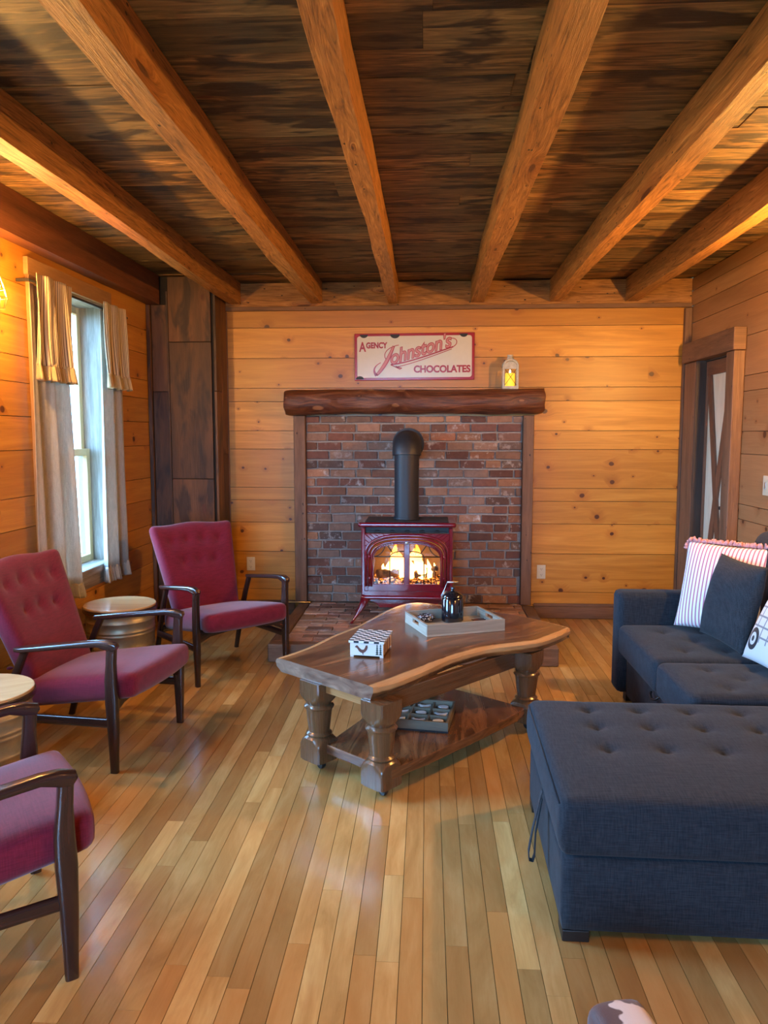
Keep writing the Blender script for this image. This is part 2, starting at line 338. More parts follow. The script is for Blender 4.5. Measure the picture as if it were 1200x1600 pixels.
# ------------------------------------------------------------------ mesh builder
class MB:
    def __init__(s): s.v = []; s.f = []; s.uv = []; s.c = []; s.mi = []; s.M = None
    def _add(s, pts, faces, uvs, col, mi=0):
        b = len(s.v)
        for i, p in enumerate(pts):
            p = V(p)
            if s.M is not None: p = s.M @ p
            s.v.append(p[:]); s.c.append(col[i] if isinstance(col, list) else col)
        for f, u in zip(faces, uvs):
            s.f.append([b + i for i in f]); s.uv.append(u); s.mi.append(mi)
    def rc(s): return (random.random(), random.random(), random.random(), 1)
    def box(s, x0, x1, y0, y1, z0, z1, g=0, col=None, mi=0, hexa=None):
        col = col or s.rc()
        P = hexa or [(x, y, z) for z in (z0, z1) for y in (y0, y1) for x in (x0, x1)]
        F = [(0, 2, 3, 1), (4, 5, 7, 6), (0, 1, 5, 4), (2, 6, 7, 3), (0, 4, 6, 2), (1, 3, 7, 5)]
        N = [2, 2, 1, 1, 0, 0]; U = []
        for f, n in zip(F, N):
            ax = [a for a in (0, 1, 2) if a != n]
            if g in ax: ua = g; va = [a for a in ax if a != g][0]; su = 1
            else: ua, va = ax; su = .3
            U.append([(P[i][ua] * su, P[i][va]) for i in f])
        s._add(P, F, U, col, mi)
    def prism(s, poly, z0, z1, col=None, g=0, mi=0, top=None):
        """poly: ccw list of (x, y)"""
        col = col or s.rc(); n = len(poly); top = top or poly
        P = [(x, y, z0) for x, y in poly] + [(x, y, z1) for x, y in top]
        F = [tuple(range(n))[::-1], tuple(range(n, 2 * n))]
        U = [[(P[i][g], P[i][1 - g]) for i in f] for f in F]
        L = 0
        for i in range(n):
            j = (i + 1) % n; d = (V(P[j]) - V(P[i])).length
            F.append((i, j, n + j, n + i)); U.append([(L, z0), (L + d, z0), (L + d, z1), (L, z1)]); L += d
        s._add(P, F, U, col, mi)
    def loft(s, rings, closed=True, cap=True, col=None, mi=0, uvswap=False, cols=None, uvs=None):
        col = col or s.rc(); n = len(rings[0]); P = [p for r in rings for p in r]
        per = [0]
        for i in range(n):
            per.append(per[-1] + (V(rings[0][(i + 1) % n]) - V(rings[0][i])).length)
        L = [0]
        for a, b in zip(rings, rings[1:]): L.append(L[-1] + (sum((V(x) for x in b), V()) / n - sum((V(x) for x in a), V()) / n).length)
        F = []; U = []
        for k in range(len(rings) - 1):
            for i in range(n if closed else n - 1):
                j = (i + 1) % n
                F.append((k * n + i, k * n + j, (k + 1) * n + j, (k + 1) * n + i))
                if uvs: U.append([uvs[k][i], uvs[k][i + 1 if j == 0 else j], uvs[k + 1][i + 1 if j == 0 else j], uvs[k + 1][i]])
                else: U.append([(L[k], per[i]), (L[k], per[i + 1]), (L[k + 1], per[i + 1]), (L[k + 1], per[i])])
        if cap and closed:
            F.append(tuple(range(n))[::-1]); U.append([(P[i][0] * .3, P[i][1] + P[i][2]) for i in F[-1]])
            F.append(tuple(range(len(P) - n, len(P)))); U.append([(P[i][0] * .3, P[i][1] + P[i][2]) for i in F[-1]])
        s._add(P, F, U, cols if cols else col, mi)
    def tube(s, pts, r, seg=10, cap=True, col=None, closed=False):
        pts = [V(p) for p in pts]; R = r if isinstance(r, list) else [r] * len(pts)
        rings = []; up = None
        for i, p in enumerate(pts):
            if closed: d = pts[(i + 1) % len(pts)] - pts[i - 1]
            else: d = pts[min(i + 1, len(pts) - 1)] - pts[max(i - 1, 0)]
            d.normalize()
            if up is None:
                up = V((0, 0, 1)) if abs(d.z) < .9 else V((1, 0, 0))
            a = d.cross(up).normalized(); b2 = a.cross(d).normalized(); up = b2
            rings.append([p + (a * cos(2 * pi * k / seg) + b2 * sin(2 * pi * k / seg)) * R[i] for k in range(seg)])
        if closed: rings.append(rings[0])
        s.loft(rings, cap=cap and not closed, col=col)
    def lathe(s, prof, c=(0, 0, 0), seg=32, col=None, sq=None, axis='z', cap=True):
        rings = []
        for r, z in prof:
            ring = []
            for k in range(seg):
                a = 2 * pi * (k + .5) / seg if sq else 2 * pi * k / seg
                rr = r
                if sq: rr = min(r, sq / max(abs(cos(a)), abs(sin(a))))
                p = (rr * cos(a), rr * sin(a), z)
                if axis == 'y': p = (p[0], p[2], p[1])
                if axis == 'x': p = (p[2], p[0], p[1])
                ring.append((p[0] + c[0], p[1] + c[1], p[2] + c[2]))
            if axis == 'y': ring = ring[::-1]
            rings.append(ring)
        s.loft(rings, col=col, cap=cap)
    def sph(s, c, r, sx=1, sy=1, sz=1, seg=16, rings=8, col=None):
        prof = [(max(r * sin(pi * i / rings), 1e-4), -r * cos(pi * i / rings)) for i in range(rings + 1)]
        b = len(s.v); s.lathe(prof, (0, 0, 0), seg, col, cap=False)
        for i in range(b, len(s.v)):
            x, y, z = s.v[i]; s.v[i] = (x * sx + c[0], y * sy + c[1], z * sz + c[2])
    def rbox(s, x0, x1, y0, y1, z0, z1, r=.03, step=.03, fn=None, col=None):
        """rounded welded box; fn(p, q) displaces, q = position in the box, 0..1"""
        col = col or s.rc(); lo = V((x0, y0, z0)); hi = V((x1, y1, z1)); sz = hi - lo
        n = [max(2, int(round(sz[i] / step))) for i in range(3)]; idx = {}; P = []; F = []
        def tk(i, ax):
            # denser towards the ends
            t = i / n[ax]; return lo[ax] + sz[ax] * t
        def vert(i, j, k):
            key = (i, j, k)
            if key in idx: return idx[key]
            p = V((tk(i, 0), tk(j, 1), tk(k, 2)))
            inner = V([min(max(p[a], lo[a] + min(r, sz[a] / 2)), hi[a] - min(r, sz[a] / 2)) for a in range(3)])
            d = p - inner
            if d.length > 1e-9 and r > 0: p = inner + d.normalized() * min(r, d.length * 1.0 if d.length < r else r)
            q = V(((p.x - x0) / sz.x, (p.y - y0) / sz.y, (p.z - z0) / sz.z))
            if fn: p = V(fn(p, q))
            idx[key] = len(P); P.append(p); return idx[key]
        for ax in range(3):
            a, b2 = [(1, 2), (2, 0), (0, 1)][ax]
            for side in (0, n[ax]):
                for i in range(n[a]):
                    for j in range(n[b2]):
                        q = []
                        for di, dj in ((0, 0), (1, 0), (1, 1), (0, 1)):
                            k = [0, 0, 0]; k[ax] = side; k[a] = i + di; k[b2] = j + dj; q.append(vert(*k))
                        F.append(tuple(q if side else q[::-1]))
        U = [[(P[i].x + P[i].z * .5, P[i].y + P[i].z * .5) for i in f] for f in F]
        s._add(P, F, U, col)
    def build(s, name, mat, parent=None, smooth=False, bevel=0, loc=None, rot=None, subsurf=0, seg=2, solid=0, weld=False):
        me = bpy.data.meshes.new(name); me.from_pydata(s.v, [], s.f)
        ul = me.uv_layers.new(name='uv'); k = 0
        flat = [c for f in s.uv for p in f for c in p]
        ul.data.foreach_set('uv', flat)
        ca = me.color_attributes.new('bc', 'FLOAT_COLOR', 'POINT')
        ca.data.foreach_set('color', [c for col in s.c for c in col])
        mats = mat if isinstance(mat, (list, tuple)) else [mat]
        for m in mats: me.materials.append(MT[m] if isinstance(m, str) else m)
        me.polygons.foreach_set('material_index', s.mi)
        if smooth: me.polygons.foreach_set('use_smooth', [True] * len(me.polygons))
        me.update()
        o = bpy.data.objects.new(name, me); COL.objects.link(o)
        if parent is not None: o.parent = parent
        if loc: o.location = loc
        if rot: o.rotation_euler = rot
        if weld:
            w = o.modifiers.new('weld', 'WELD'); w.merge_threshold = 1e-5
        if bevel:
            b = o.modifiers.new('bevel', 'BEVEL'); b.width = bevel; b.segments = seg; b.limit_method = 'ANGLE'; b.angle_limit = rad(40)
        if solid:
            d = o.modifiers.new('solid', 'SOLIDIFY'); d.thickness = solid; d.offset = 0
        if subsurf:
            d = o.modifiers.new('sub', 'SUBSURF'); d.levels = subsurf; d.render_levels = subsurf
        if smooth == 'auto':
            for p in me.polygons: p.use_smooth = True
            try: me.set_sharp_from_angle(angle=rad(38))
            except Exception: pass
        return o
def thing(name, label, cat, loc=(0, 0, 0), rz=0, group=None):
    o = bpy.data.objects.new(name, None); COL.objects.link(o); o.empty_display_size = .1
    o.location = loc; o.rotation_euler = (0, 0, rz); return tag(o, label, cat, group)
def tag(o, label, cat, group=None):
    o['label'] = label; o['category'] = cat
    if group: o['group'] = group
    return o
def st(o): o['kind'] = 'structure'; return o
def one(fn): m = MB(); fn(m); return m
def bx(*a, **k): m = MB(); m.box(*a, **k); return m

# ------------------------------------------------------------------ room shell
XL, XR, YB, YF, ZW, ZC = -2.17, 2.06, 6.286, -2.2, 2.52, 2.72
GAP = .0019
def cut(intervals, a, b):
    out = []
    for lo, hi in intervals:
        if b <= lo or a >= hi: out.append((lo, hi)); continue
        if a > lo: out.append((lo, a))
        if b < hi: out.append((b, hi))
    return [(l, h) for l, h in out if h - l > .004]
def plank_wall(name, mat, axis, face, out, lo, hi, rows, holes, thick=.16, zt=ZC, seams=True):
    """axis: 'x' wall plane x=face running along y, 'y' wall plane y=face running along x; out = +1/-1 direction away from room"""
    m = MB()
    def addbox(a0, a1, z0, z1, d0, d1, mi, col=None):
        f0, f1 = sorted((face + out * d0, face + out * d1))
        if axis == 'x': m.box(f0, f1, a0, a1, z0, z1, g=1, mi=mi, col=col)
        else: m.box(a0, a1, f0, f1, z0, z1, g=0, mi=mi, col=col)
    rows = [r for r in rows] + ([zt] if rows[-1] < zt else [])
    for z0, z1 in zip(rows, rows[1:]):
        zz = sorted(set([z0, z1] + [z for h in holes for z in (h[2], h[3]) if z0 < z < z1]))
        joints = []
        if seams and random.random() < .45: joints = [random.uniform(lo + .5, hi - .5)]
        segs = [(lo, hi)]
        for j in joints: segs = [x for s_ in segs for x in ([(s_[0], j - GAP), (j + GAP, s_[1])] if s_[0] < j < s_[1] else [s_])]
        cl = [m.rc() for _ in segs]
        for si, seg in enumerate(segs):
            for a, b in zip(zz, zz[1:]):
                iv = [seg]
                for h in holes:
                    if h[2] < b - 1e-6 and h[3] > a + 1e-6: iv = cut(iv, h[0], h[1])
                for p, q in iv:
                    addbox(p, q, a + (GAP if a == z0 else 0), b - (GAP if b == z1 else 0), 0, .022, 0, cl[si])
    zs = sorted(set([0, zt] + [z for h in holes for z in (h[2], h[3])]))
    for a, b in zip(zs, zs[1:]):
        iv = [(lo, hi)]
        for h in holes:
            if h[2] < b - 1e-6 and h[3] > a + 1e-6: iv = cut(iv, h[0], h[1])
        for p, q in iv: addbox(p, q, a, b, .0222, thick, 1, (0, 0, 0, 1))
    return st(m.build(name, [mat, 'dark']))
ZROWS = [0, .109, .217, .535, .78, .966, 1.071, 1.386, 1.536, 1.774, 1.882, 2.122, 2.366, 2.507]
plank_wall('wall_back', 'pine', 'y', YB, 1, XL, XR, ZROWS, [], seams=False)
W1 = (4.22, 5.12, .64, 2.36)        # window in view
W2 = (2.35, 3.28, .64, 2.36)       # window beyond the left edge of the frame
W3 = (-1.5, .2, .75, 2.36)        # window behind the camera
plank_wall('wall_left', 'pine', 'x', XL, -1, YF, YB, [0, .13, .31, .50, .66, .80, 1.0, 1.17, 1.42, 1.60, 1.78, 1.92, 2.12, 2.30, 2.52],
           [W1, W2], thick=.2)
DR = (5.316, 5.943, 0.0, 2.07)
plank_wall('wall_right', 'pine_red', 'x', XR, 1, YF, YB, [0, .14, .36, .6, .80, .95, 1.05, 1.379, 1.525, 1.784, 1.884, 2.14, 2.37, 2.504, 2.62],
           [DR], thick=.16)
plank_wall('wall_front', 'pine', 'y', YF, -1, XL, XR, ZROWS, [W3], thick=.2)

# strip floor
m = MB(); W = .0667; x = XL - .05 + .013
while x < XR + .05:
    y = YF - random.uniform(0, 1.5)
    while y < YB + .05:
        L = random.choice([.45, .7, .9, 1.2, 1.5, 2.1]) * random.uniform(.8, 1.2)
        y1 = min(y + L, YB + .05)
        if y1 > YF: m.box(x + .0009, x + W - .0009, max(y, YF - .05), y1 - .0009, -.02, 0, g=1, mi=0)
        y += L
    x += W
m.box(XL - .25, XR + .3, YF - .25, YB + .25, -.08, -.0205, mi=1, col=(0, 0, 0, 1))
for q in ((XL - .25, XL - .201, YF - .25, YB + .25), (XR + .161, XR + .25, YF - .25, YB + .25), (XL - .2, XR + .16, YB + .161, YB + .25), (XL - .2, XR + .16, YF - .25, YF - .201)):
    m.box(*q, -.0204, .05, mi=1, col=(0, 0, 0, 1))  # unseen strips outside the walls, added to block daylight leaking in under them
st(m.build('floor', ['floor', 'dark']))

# ceiling boards run across the beams
m = MB(); y = YF
while y < YB + .05:
    w = random.choice([.16, .19, .22, .25]); y1 = min(y + w, YB + .1)
    x = XL - .1 - random.uniform(0, 2)
    while x < XR + .1:
        L = random.uniform(2.6, 5); x1 = min(x + L, XR + .15)
        if x1 > XL - .1:
            dz = random.uniform(0, .006)
            m.box(max(x, XL - .1), x1 - .001, y + .0012, y1 - .0012, ZC + dz, ZC + .03, g=0, mi=0)
        x += L
    y = y1
m.box(XL - .25, XR + .25, YF - .25, YB + .25, ZC + .031, ZC + .1, mi=1, col=(0, 0, 0, 1))
for q in ((XL - .25, XL - .201, YF - .25, YB + .25), (XR + .161, XR + .25, YF - .25, YB + .25), (XL - .2, XR + .16, YB + .161, YB + .25), (XL - .2, XR + .16, YF - .25, YF - .201)):
    m.box(*q, ZC - .1, ZC + .0305, mi=1, col=(0, 0, 0, 1))  # added unseen ring outside the walls, keeps skylight from leaking in above them
st(m.build('ceiling', ['ceil', 'dark']))

# beams
def wob_beam(xa, xb, y0, y1, z0, z1, seed, amp=.006):
    rnd = random.Random(seed); m = MB(); rings = []; n = 70
    ph = [rnd.uniform(0, 6) for _ in range(6)]
    for i in range(n + 1):
        t = i / n; y = y0 + (y1 - y0) * t
        a = amp * (sin(y * 2.1 + ph[0]) + .6 * sin(y * 5.3 + ph[1]) + rnd.uniform(-.25, .25))
        b = amp * (sin(y * 1.7 + ph[2]) + .6 * sin(y * 4.1 + ph[3]) + rnd.uniform(-.25, .25))
        c = amp * .7 * (sin(y * 2.9 + ph[4]) + rnd.uniform(-.3, .3))
        x0 = xa + a; x1 = xb + b; zz = z0 + c; e = .001
        rings.append([(x0 + e, y, zz), (x1 - e, y, zz), (x1, y, zz + e), (x1, y, z1), (x0, y, z1), (x0, y, zz + e)])
    m.loft(rings); return m
BEAMS = [(-1.60, -1.515), (-.948, -.855), (-.318, -.235), (.335, .438), (.95, 1.035), (1.55, 1.64)]
BL = ['leftmost free-standing ceiling beam, dark reddish, nearest to the curtained window',
      'rough-hewn ceiling beam with bright orange side, ending above the left front armchair',
      'ceiling beam running above the enamel sign, left of the stovepipe',
      'ceiling beam with wavy sawn face, ending above the right end of the mantel log',
      'wide ceiling beam on the right, ending above the bare pine wall right of the lantern',
      'rightmost ceiling beam with an orange-lit underside, beside the right wall']
for i, ((a, b), lb) in enumerate(zip(BEAMS, BL)):
    o = wob_beam(a, b, YF + .002, YB - .03, 2.548, ZC - .001, i, .005).build('ceiling_beam', 'beam')
    tag(o, lb, 'beam', 'exposed ceiling beams')
o = wob_beam(XL + .002, XL + .10, YF + .002, 5.94, 2.50, ZC - .001, 33, .003).build('wall_beam', 'beam_dark')
tag(o, 'dark red perimeter beam lying along the top of the left window wall', 'beam')
# header board between the beams, picture rail and corner trims
st(bx(-1.64, XR - .002, YB - .022, YB - .002, 2.53, ZC - .002).build('trim_1', 'beam', bevel=.003))
st(bx(-1.64, XR - .002, YB - .034, YB - .002, 2.497, 2.53).build('trim_2', 'post', bevel=.003))
st(bx(-1.07 - .57, -1.63 + .0, YB - .02, YB - .002, .12, 2.49, g=2).build('trim_3', 'post', bevel=.003))
st(bx(2.005, XR - .002, YB - .05, YB - .002, 0, 2.49, g=2).build('trim_4', 'post', bevel=.004))
for a, b, k in ((-1.645, -1.10, 'left'), (.88, 2.0, 'right')):
    mm = MB(); mm.box(a, b, YB - .022, YB - .002, .002, .10); mm.box(a, b, YB - .014, YB - .002, .10, .125)
    st(mm.build('baseboard_back_' + k, 'post', bevel=.003))
st(bx(XL + .002, XL + .02, YF + .01, 5.9, .002, .12, g=1).build('baseboard_left', 'post', bevel=.003))
st(bx(XR - .02, XR - .002, YF + .01, 5.2, .002, .12, g=1).build('baseboard_right', 'post', bevel=.003))
st(bx(XL + .002, XL + .03, 5.91, 5.945, .13, 2.497, g=2).build('trim_5', 'barn', bevel=.003))

# boxed chase in the left corner, clad in barn boards
m = MB(); yf = 5.95; xr = -1.655
m.box(XL + .003, xr, yf + .022, YB - .002, .0, ZC - .004, mi=1, col=(0, 0, 0, 1))
def fb(x0, x1, z0, z1, d=0): m.box(x0, x1, yf - d, yf + .021, z0, z1, g=2)
fb(XL + .03, -2.01, 1.84, 2.50); fb(XL + .03, -2.01, .72, 1.835); fb(XL + .03, -2.01, .0, .715)
fb(-2.005, xr - .02, 2.22, ZC - .01, .004); fb(-2.005, xr - .02, 1.16, 2.215, .002); fb(-2.005, xr - .02, .0, 1.155, .003)
fb(-2.02, -2.006, .0, 2.6, .012)
for k, (y0, y1) in enumerate(((yf - .004, yf + .15), (yf + .153, YB - .003))):
    zz = [0, 1.75 - .4 * k, ZC - .01] if k else [0, 1.84, ZC - .01]
    for a, b in zip(zz, zz[1:]): m.box(xr + .001, xr + .02, y0, y1, a + .002, b - .002, g=2)
st(m.build('corner_chase', ['barn', 'dark'], bevel=.002)); bpy.data.objects['corner_chase'].name = 'trim_6'

# ------------------------------------------------------------------ windows
def window_unit(n, w, axis, face, out, curtains=False):
    a0, a1, z0, z1 = w
    def B(m, p, q, za, zb, d0, d1, g=2, mi=0):
        f0, f1 = sorted((face + out * d0, face + out * d1))
        if axis == 'x': m.box(f0, f1, p, q, za, zb, g=(1 if g == 0 else g), mi=mi)
        else: m.box(p, q, f0, f1, za, zb, g=g, mi=mi)
    m = MB()    # jamb liners
    B(m, a0 - .001, a0 + .02, z0, z1, -.0, .2); B(m, a1 - .02, a1 + .001, z0, z1, 0, .2)
    B(m, a0, a1, z1 - .02, z1 + .001, 0, .2, 0)
    root = st(m.build('window_%d' % n, 'whitewash', bevel=.002))
    m = MB(); B(m, a0 - .02, a1 + .02, z0 - .035, z0 + .012, -.03, .2, 0)
    B(m, a0 - .02, a1 + .02, z0 - .115, z0 - .037, -.018, 0, 0)
    m.build('window_sill', 'whitewash', root, bevel=.004)
    m = MB(); zm = (z0 + z1) / 2 - .12
    e = .045
    for (d0, d1, za, zb) in ((.15, .18, zm - .02, z1 - .02), (.115, .145, z0 + .012, zm + .03)):
        B(m, a0 + .02, a0 + .02 + e, za, zb, d0, d1); B(m, a1 - .02 - e, a1 - .02, za, zb, d0, d1)
        B(m, a0 + .02 + e, a1 - .02 - e, za, za + e, d0, d1, 0); B(m, a0 + .02 + e, a1 - .02 - e, zb - e, zb, d0, d1, 0)
    m.build('sash', 'winwood', root, bevel=.003)
    m = MB()
    for (d0, za, zb) in ((.163, zm + .02, z1 - .06), (.128, z0 + .05, zm)): B(m, a0 + .06, a1 - .06, za, zb, d0, d0 + .003)
    m.build('pane', 'glass', root)
    m = MB()
    B(m, a0 - .095, a0 - .001, z0 - .1, z1 + .0, -.022, 0); B(m, a1 + .001, a1 + .08, z0 - .1, z1, -.022, 0)
    B(m, a0 - .11, a1 + .09, z1, z1 + .095, -.026, 0, 0)
    m.build('window_casing', 'gold', root, bevel=.003)
    return root
window_unit(1, W1, 'x', XL, -1); window_unit(2, W2, 'x', XL, -1); window_unit(3, W3, 'y', YF, -1)

# ------------------------------------------------------------------ curtains
def drape(name, label, cat, y0, y1, z0, z1, mat, xoff, amp, k, flare=0., ruffle=None, ns=90, lean=0, ph=0., seed=1, group=None, tab=None):
    """wavy cloth: strip in the y-z plane in front of the left wall"""
    m = MB(); rings = []; uvs = []; nz = 26
    for j in range(nz + 1):
        t = j / nz; z = z1 + (z0 - z1) * t; ring = []; uv = []
        A = amp * (.45 + .75 * t)
        for i in range(ns + 1):
            s_ = i / ns
            yy = y0 + (y1 - y0) * s_ + flare * t * (s_ - .5) + lean * t
            w = sin(k * s_ * 2 * pi + ph + .5 * sin(3 * t + seed)) + .35 * sin(k * 2.3 * s_ * 2 * pi + 1.3 * seed + t)
            ring.append((XL + xoff + A * w, yy + .3 * A * cos(k * s_ * 2 * pi), z)); uv.append((s_ * (y1 - y0) * 1.7, -z))
        rings.append(ring); uvs.append(uv)
    m.loft(rings, closed=False, uvs=uvs)
    o = m.build(name, mat, smooth=True, solid=.003); tag(o, label, cat, group)
    if ruffle:
        m = MB(); rings = []; h = ruffle
        for j in range(7):
            t = j / 6; ring = []
            for i in range(ns * 2 + 1):
                s_ = i / ns / 2; yy = y0 + (y1 - y0) * s_ + flare * (s_ - .5) * (1 + .2 * t) + lean
                w = sin(k * s_ * 2 * pi + ph + .5 * sin(3 + seed)) + .35 * sin(k * 2.3 * s_ * 2 * pi + 1.3 * seed + 1)
                A = amp * 1.2
                ring.append((XL + xoff + A * w + (.004 + .010 * t) * sin(s_ * 75 + sin(s_ * 20) * 2) + .006 * t, yy, z0 + .012 - h * t + .004 * sin(s_ * 60)))
            rings.append(ring)
        m.loft(rings, closed=False); m.build('ruffle', 'ruffle' if tab else 'curtain', o, smooth=True, solid=.003)
    return o
drape('curtain', 'long plain linen curtain panel on the near side of the window, behind a red chair', 'curtain', 4.02, 4.41, .60, 2.30, 'curtain', .066, .019, 2.2, .10, ruffle=.09, ph=.8, seed=2, lean=.03, group='linen window curtains')
drape('curtain', 'long plain linen curtain panel on the far side of the window, blue-white with daylight', 'curtain', 4.90, 5.25, .62, 2.30, 'curtain', .064, .018, 2.3, .06, ruffle=.10, ph=2.2, seed=5, group='linen window curtains')
drape('valance', 'brown and cream striped ruffled valance over the near curtain panel', 'valance', 4.00, 4.41, 1.87, 2.345, 'ticking', .125, .024, 2.6, .03, ruffle=.09, ph=2.6, seed=3, tab=1, group='striped ruffled valances')
drape('valance', 'brown and cream striped ruffled valance over the far curtain panel', 'valance', 4.87, 5.24, 1.88, 2.345, 'ticking', .115, .018, 2.6, .03, ruffle=.09, ph=.4, seed=4, tab=1, group='striped ruffled valances')
m = MB(); m.tube([(XL + .094, 3.98, 2.305), (XL + .094, 5.30, 2.305)], .007); 
rod = m.build('curtain_rod', 'blackpl', smooth=True); tag(rod, 'thin dark curtain rod across the top of the window', 'curtain rod')
for y in (3.985, 5.295):
    bx(XL + .0265, XL + .094, y - .006, y + .006, 2.297, 2.313).build('bracket', 'blackpl', rod, bevel=.001)

# ------------------------------------------------------------------ door on the right wall
m = MB()
m.box(XR - .075, XR - .002, 5.185, 5.316, 0, 2.05, g=2); m.box(XR - .06, XR - .002, 5.944, 6.19, 0, 2.05, g=2)
m.box(XR - .085, XR - .002, 5.175, 6.20, 2.052, 2.20, g=1)
dc = m.build('door_casing', 'post', bevel=.006); dc.name = 'trim_7'; st(dc)
m = MB(); m.box(XR - .0585, XR + .158, 5.925, 5.942, 0, 2.068, g=2); m.box(XR - .060, XR + .158, 5.317, 5.334, 0, 2.068, g=2); m.box(XR, XR + .158, 5.335, 5.924, 2.045, 2.069, g=1)
jm = st(m.build('trim_8', 'jamb', bevel=.002))
fx = XR + .030
m = MB(); m.box(fx, fx + .03, 5.338, 5.921, .01, 2.04, g=2)
door = st(m.build('door_1', 'doorpanel', bevel=.002))
m = MB()
m.box(fx - .018, fx - .0005, 5.338, 5.42, .01, 2.04, g=2); m.box(fx - .018, fx - .0005, 5.90, 5.921, .01, 2.04, g=2)
m.box(fx - .018, fx - .0005, 5.421, 5.899, 1.94, 2.04, g=1); m.box(fx - .018, fx - .0005, 5.421, 5.899, .01, .14, g=1)
m.build('door_frame_boards', 'doorbrace', door, bevel=.002)
def diag(m, y0, z0, y1, z1, w, xa, xb):
    d = V((0, y1 - y0, z1 - z0)); n = V((0, -d.z, d.y)).normalized() * w / 2
    P = [(x, y + s * n.y, z + s * n.z) for (y, z) in ((y0, z0), (y1, z1)) for s in (-1, 1) for x in (xa, xb)]
    m.box(0, 0, 0, 0, 0, 0, hexa=P, g=2)
m = MB(); diag(m, 5.87, 1.94, 5.45, .14, .07, fx - .016, fx - .001); m.build('brace', 'doorbrace', door)
m = MB(); diag(m, 5.45, 1.94, 5.87, .14, .07, fx - .0155, fx - .0015); m.build('brace', 'doorbrace', door)
m = MB(); m.lathe([(.012, 0), (.012, .03), (.025, .035), (.025, .06), (.012, .065)], (0, 0, 0), 16, axis='x'); 
m.build('door_knob', 'iron', door, loc=(fx - .084, 5.39, 1.0), smooth=True)
# ------------------------------------------------------------------ outlets and switch
def outlet(x, z, lb, wl, x_wall=None):
    if x_wall is None: t = thing('wall_outlet', lb, 'outlet', (x, YB - .001, z))
    m = MB(); m.box(-.035, .035, -.006, -.001, -.057, .057); m.build('cover_plate', 'ivory', t, bevel=.002)
    for dz in (-.026, .022):
        m = MB(); m.lathe([(.016, -.0085), (.016, -.0062)], (0, 0, dz), 20, axis='y'); s_ = m.build('socket', 'ivory', t)
        mm = MB()
        for dx in (-.007, .005): mm.box(dx, dx + .0022, -.0092, -.0086, dz - .001, dz + .008)
        mm.box(-.002, .003, -.0092, -.0086, dz - .009, dz - .005); mm.build('slot', 'blackpl', s_)
outlet(-1.47, .43, 'ivory double wall outlet on the pine wall behind the far armchair', 0)
outlet(.937, .385, 'ivory double wall outlet low on the pine wall right of the fireplace', 0)
t = thing('light_switch', 'pale wall plate with bright switch on the right wall, cut by the photo edge', 'light switch', (XR - .001, 4.78, 1.195))
bx(-.007, -.001, -.04, .04, -.06, .06).build('cover_plate', 'ivory', t, bevel=.002)
bx(-.012, -.0072, -.008, .008, -.02, .02).build('toggle', 'steel', t, bevel=.001)

# ------------------------------------------------------------------ fireplace
HX0, HX1, HY0, HZ = -1.05, .86, 4.92, .125
m = MB(); z = HZ - .0; ch = .0735; row = 0
PX0, PX1 = -.984, .758
m.box(PX0 - .001, PX1 + .001, YB - .04, YB - .003, HZ, 1.652, mi=1, col=(0, 0, 0, 1))
while z < 1.62:
    x = PX0 - (.11 if row % 2 else 0.0) - random.uniform(0, .02)
    while x < PX1:
        L = .205 * random.choice([.62, .95, 1, 1, 1.03]) * random.uniform(.96, 1.04); a, b = max(x + .0065, PX0), min(x + L - .0065, PX1)
        if b - a > .02:
            d = random.uniform(0, .006); j = [random.uniform(-.004, .004) for _ in range(8)]
            P = []
            k = 0
            for zz in (z + .007, min(z + ch - .007, 1.652)):
                for yy in (YB - .056 - d, YB - .03):
                    for xx in (a, b): P.append((xx + j[k], yy, zz + j[(k + 3) % 8])); k += 1
            m.box(0, 0, 0, 0, 0, 0, hexa=P, mi=0)
        x += L
    z += ch; row += 1
o = m.build('brick_fireback', ['brick', 'mortar'], bevel=.004); tag(o, 'weathered red brick wall panel behind the stove between two timber posts', 'brick wall')
for a, b, y0, lb, mt in ((-1.082, -.986, YB - .10, 'rough timber post on the left of the brick fireplace, holding the mantel', 'post'),
                     (.76, .845, YB - .10, 'rough dark timber post on the right of the brick fireplace, holding the mantel', 'post')):
    o = bx(a, b, y0, YB - .003, HZ, 1.658, g=2).build('fireplace_post', mt, bevel=.006); tag(o, lb, 'post', 'fireplace posts')
# hearth
h = thing('hearth', 'low brick hearth edged with timber under the red stove', 'hearth', (0, 0, 0))
m = MB(); m.box(HX0 + .09, HX1 - .09, HY0 + .09, YB - .003, .002, HZ - .012, mi=1, col=(0, 0, 0, 1))
y = HY0 + .095; row = 0
while y < YB - .05:
    x = HX0 + .095 - (.1 if row % 2 else 0)
    while x < HX1 - .095:
        L = .20 * random.uniform(.92, 1.06); a, b = max(x + .003, HX0 + .093), min(x + L - .003, HX1 - .093)
        if b - a > .02: m.box(a, b, y + .003, min(y + .095, YB - .005), HZ - .06, HZ - random.uniform(0, .007))
        x += L
    y += .099; row += 1
m.build('brick_paving', ['pave', 'mortar'], h, bevel=.004)
bx(HX0, HX1, HY0, HY0 + .09, .002, HZ).build('border_timber', 'rlog', h, bevel=.008)
bx(HX0, HX0 + .09, HY0 + .092, YB - .004 - .10, .002, HZ, g=1).build('border_timber', 'rlog', h, bevel=.008)
bx(HX1 - .09, HX1, HY0 + .092, YB - .004 - .10, .002, HZ, g=1).build('border_timber', 'rlog', h, bevel=.008)
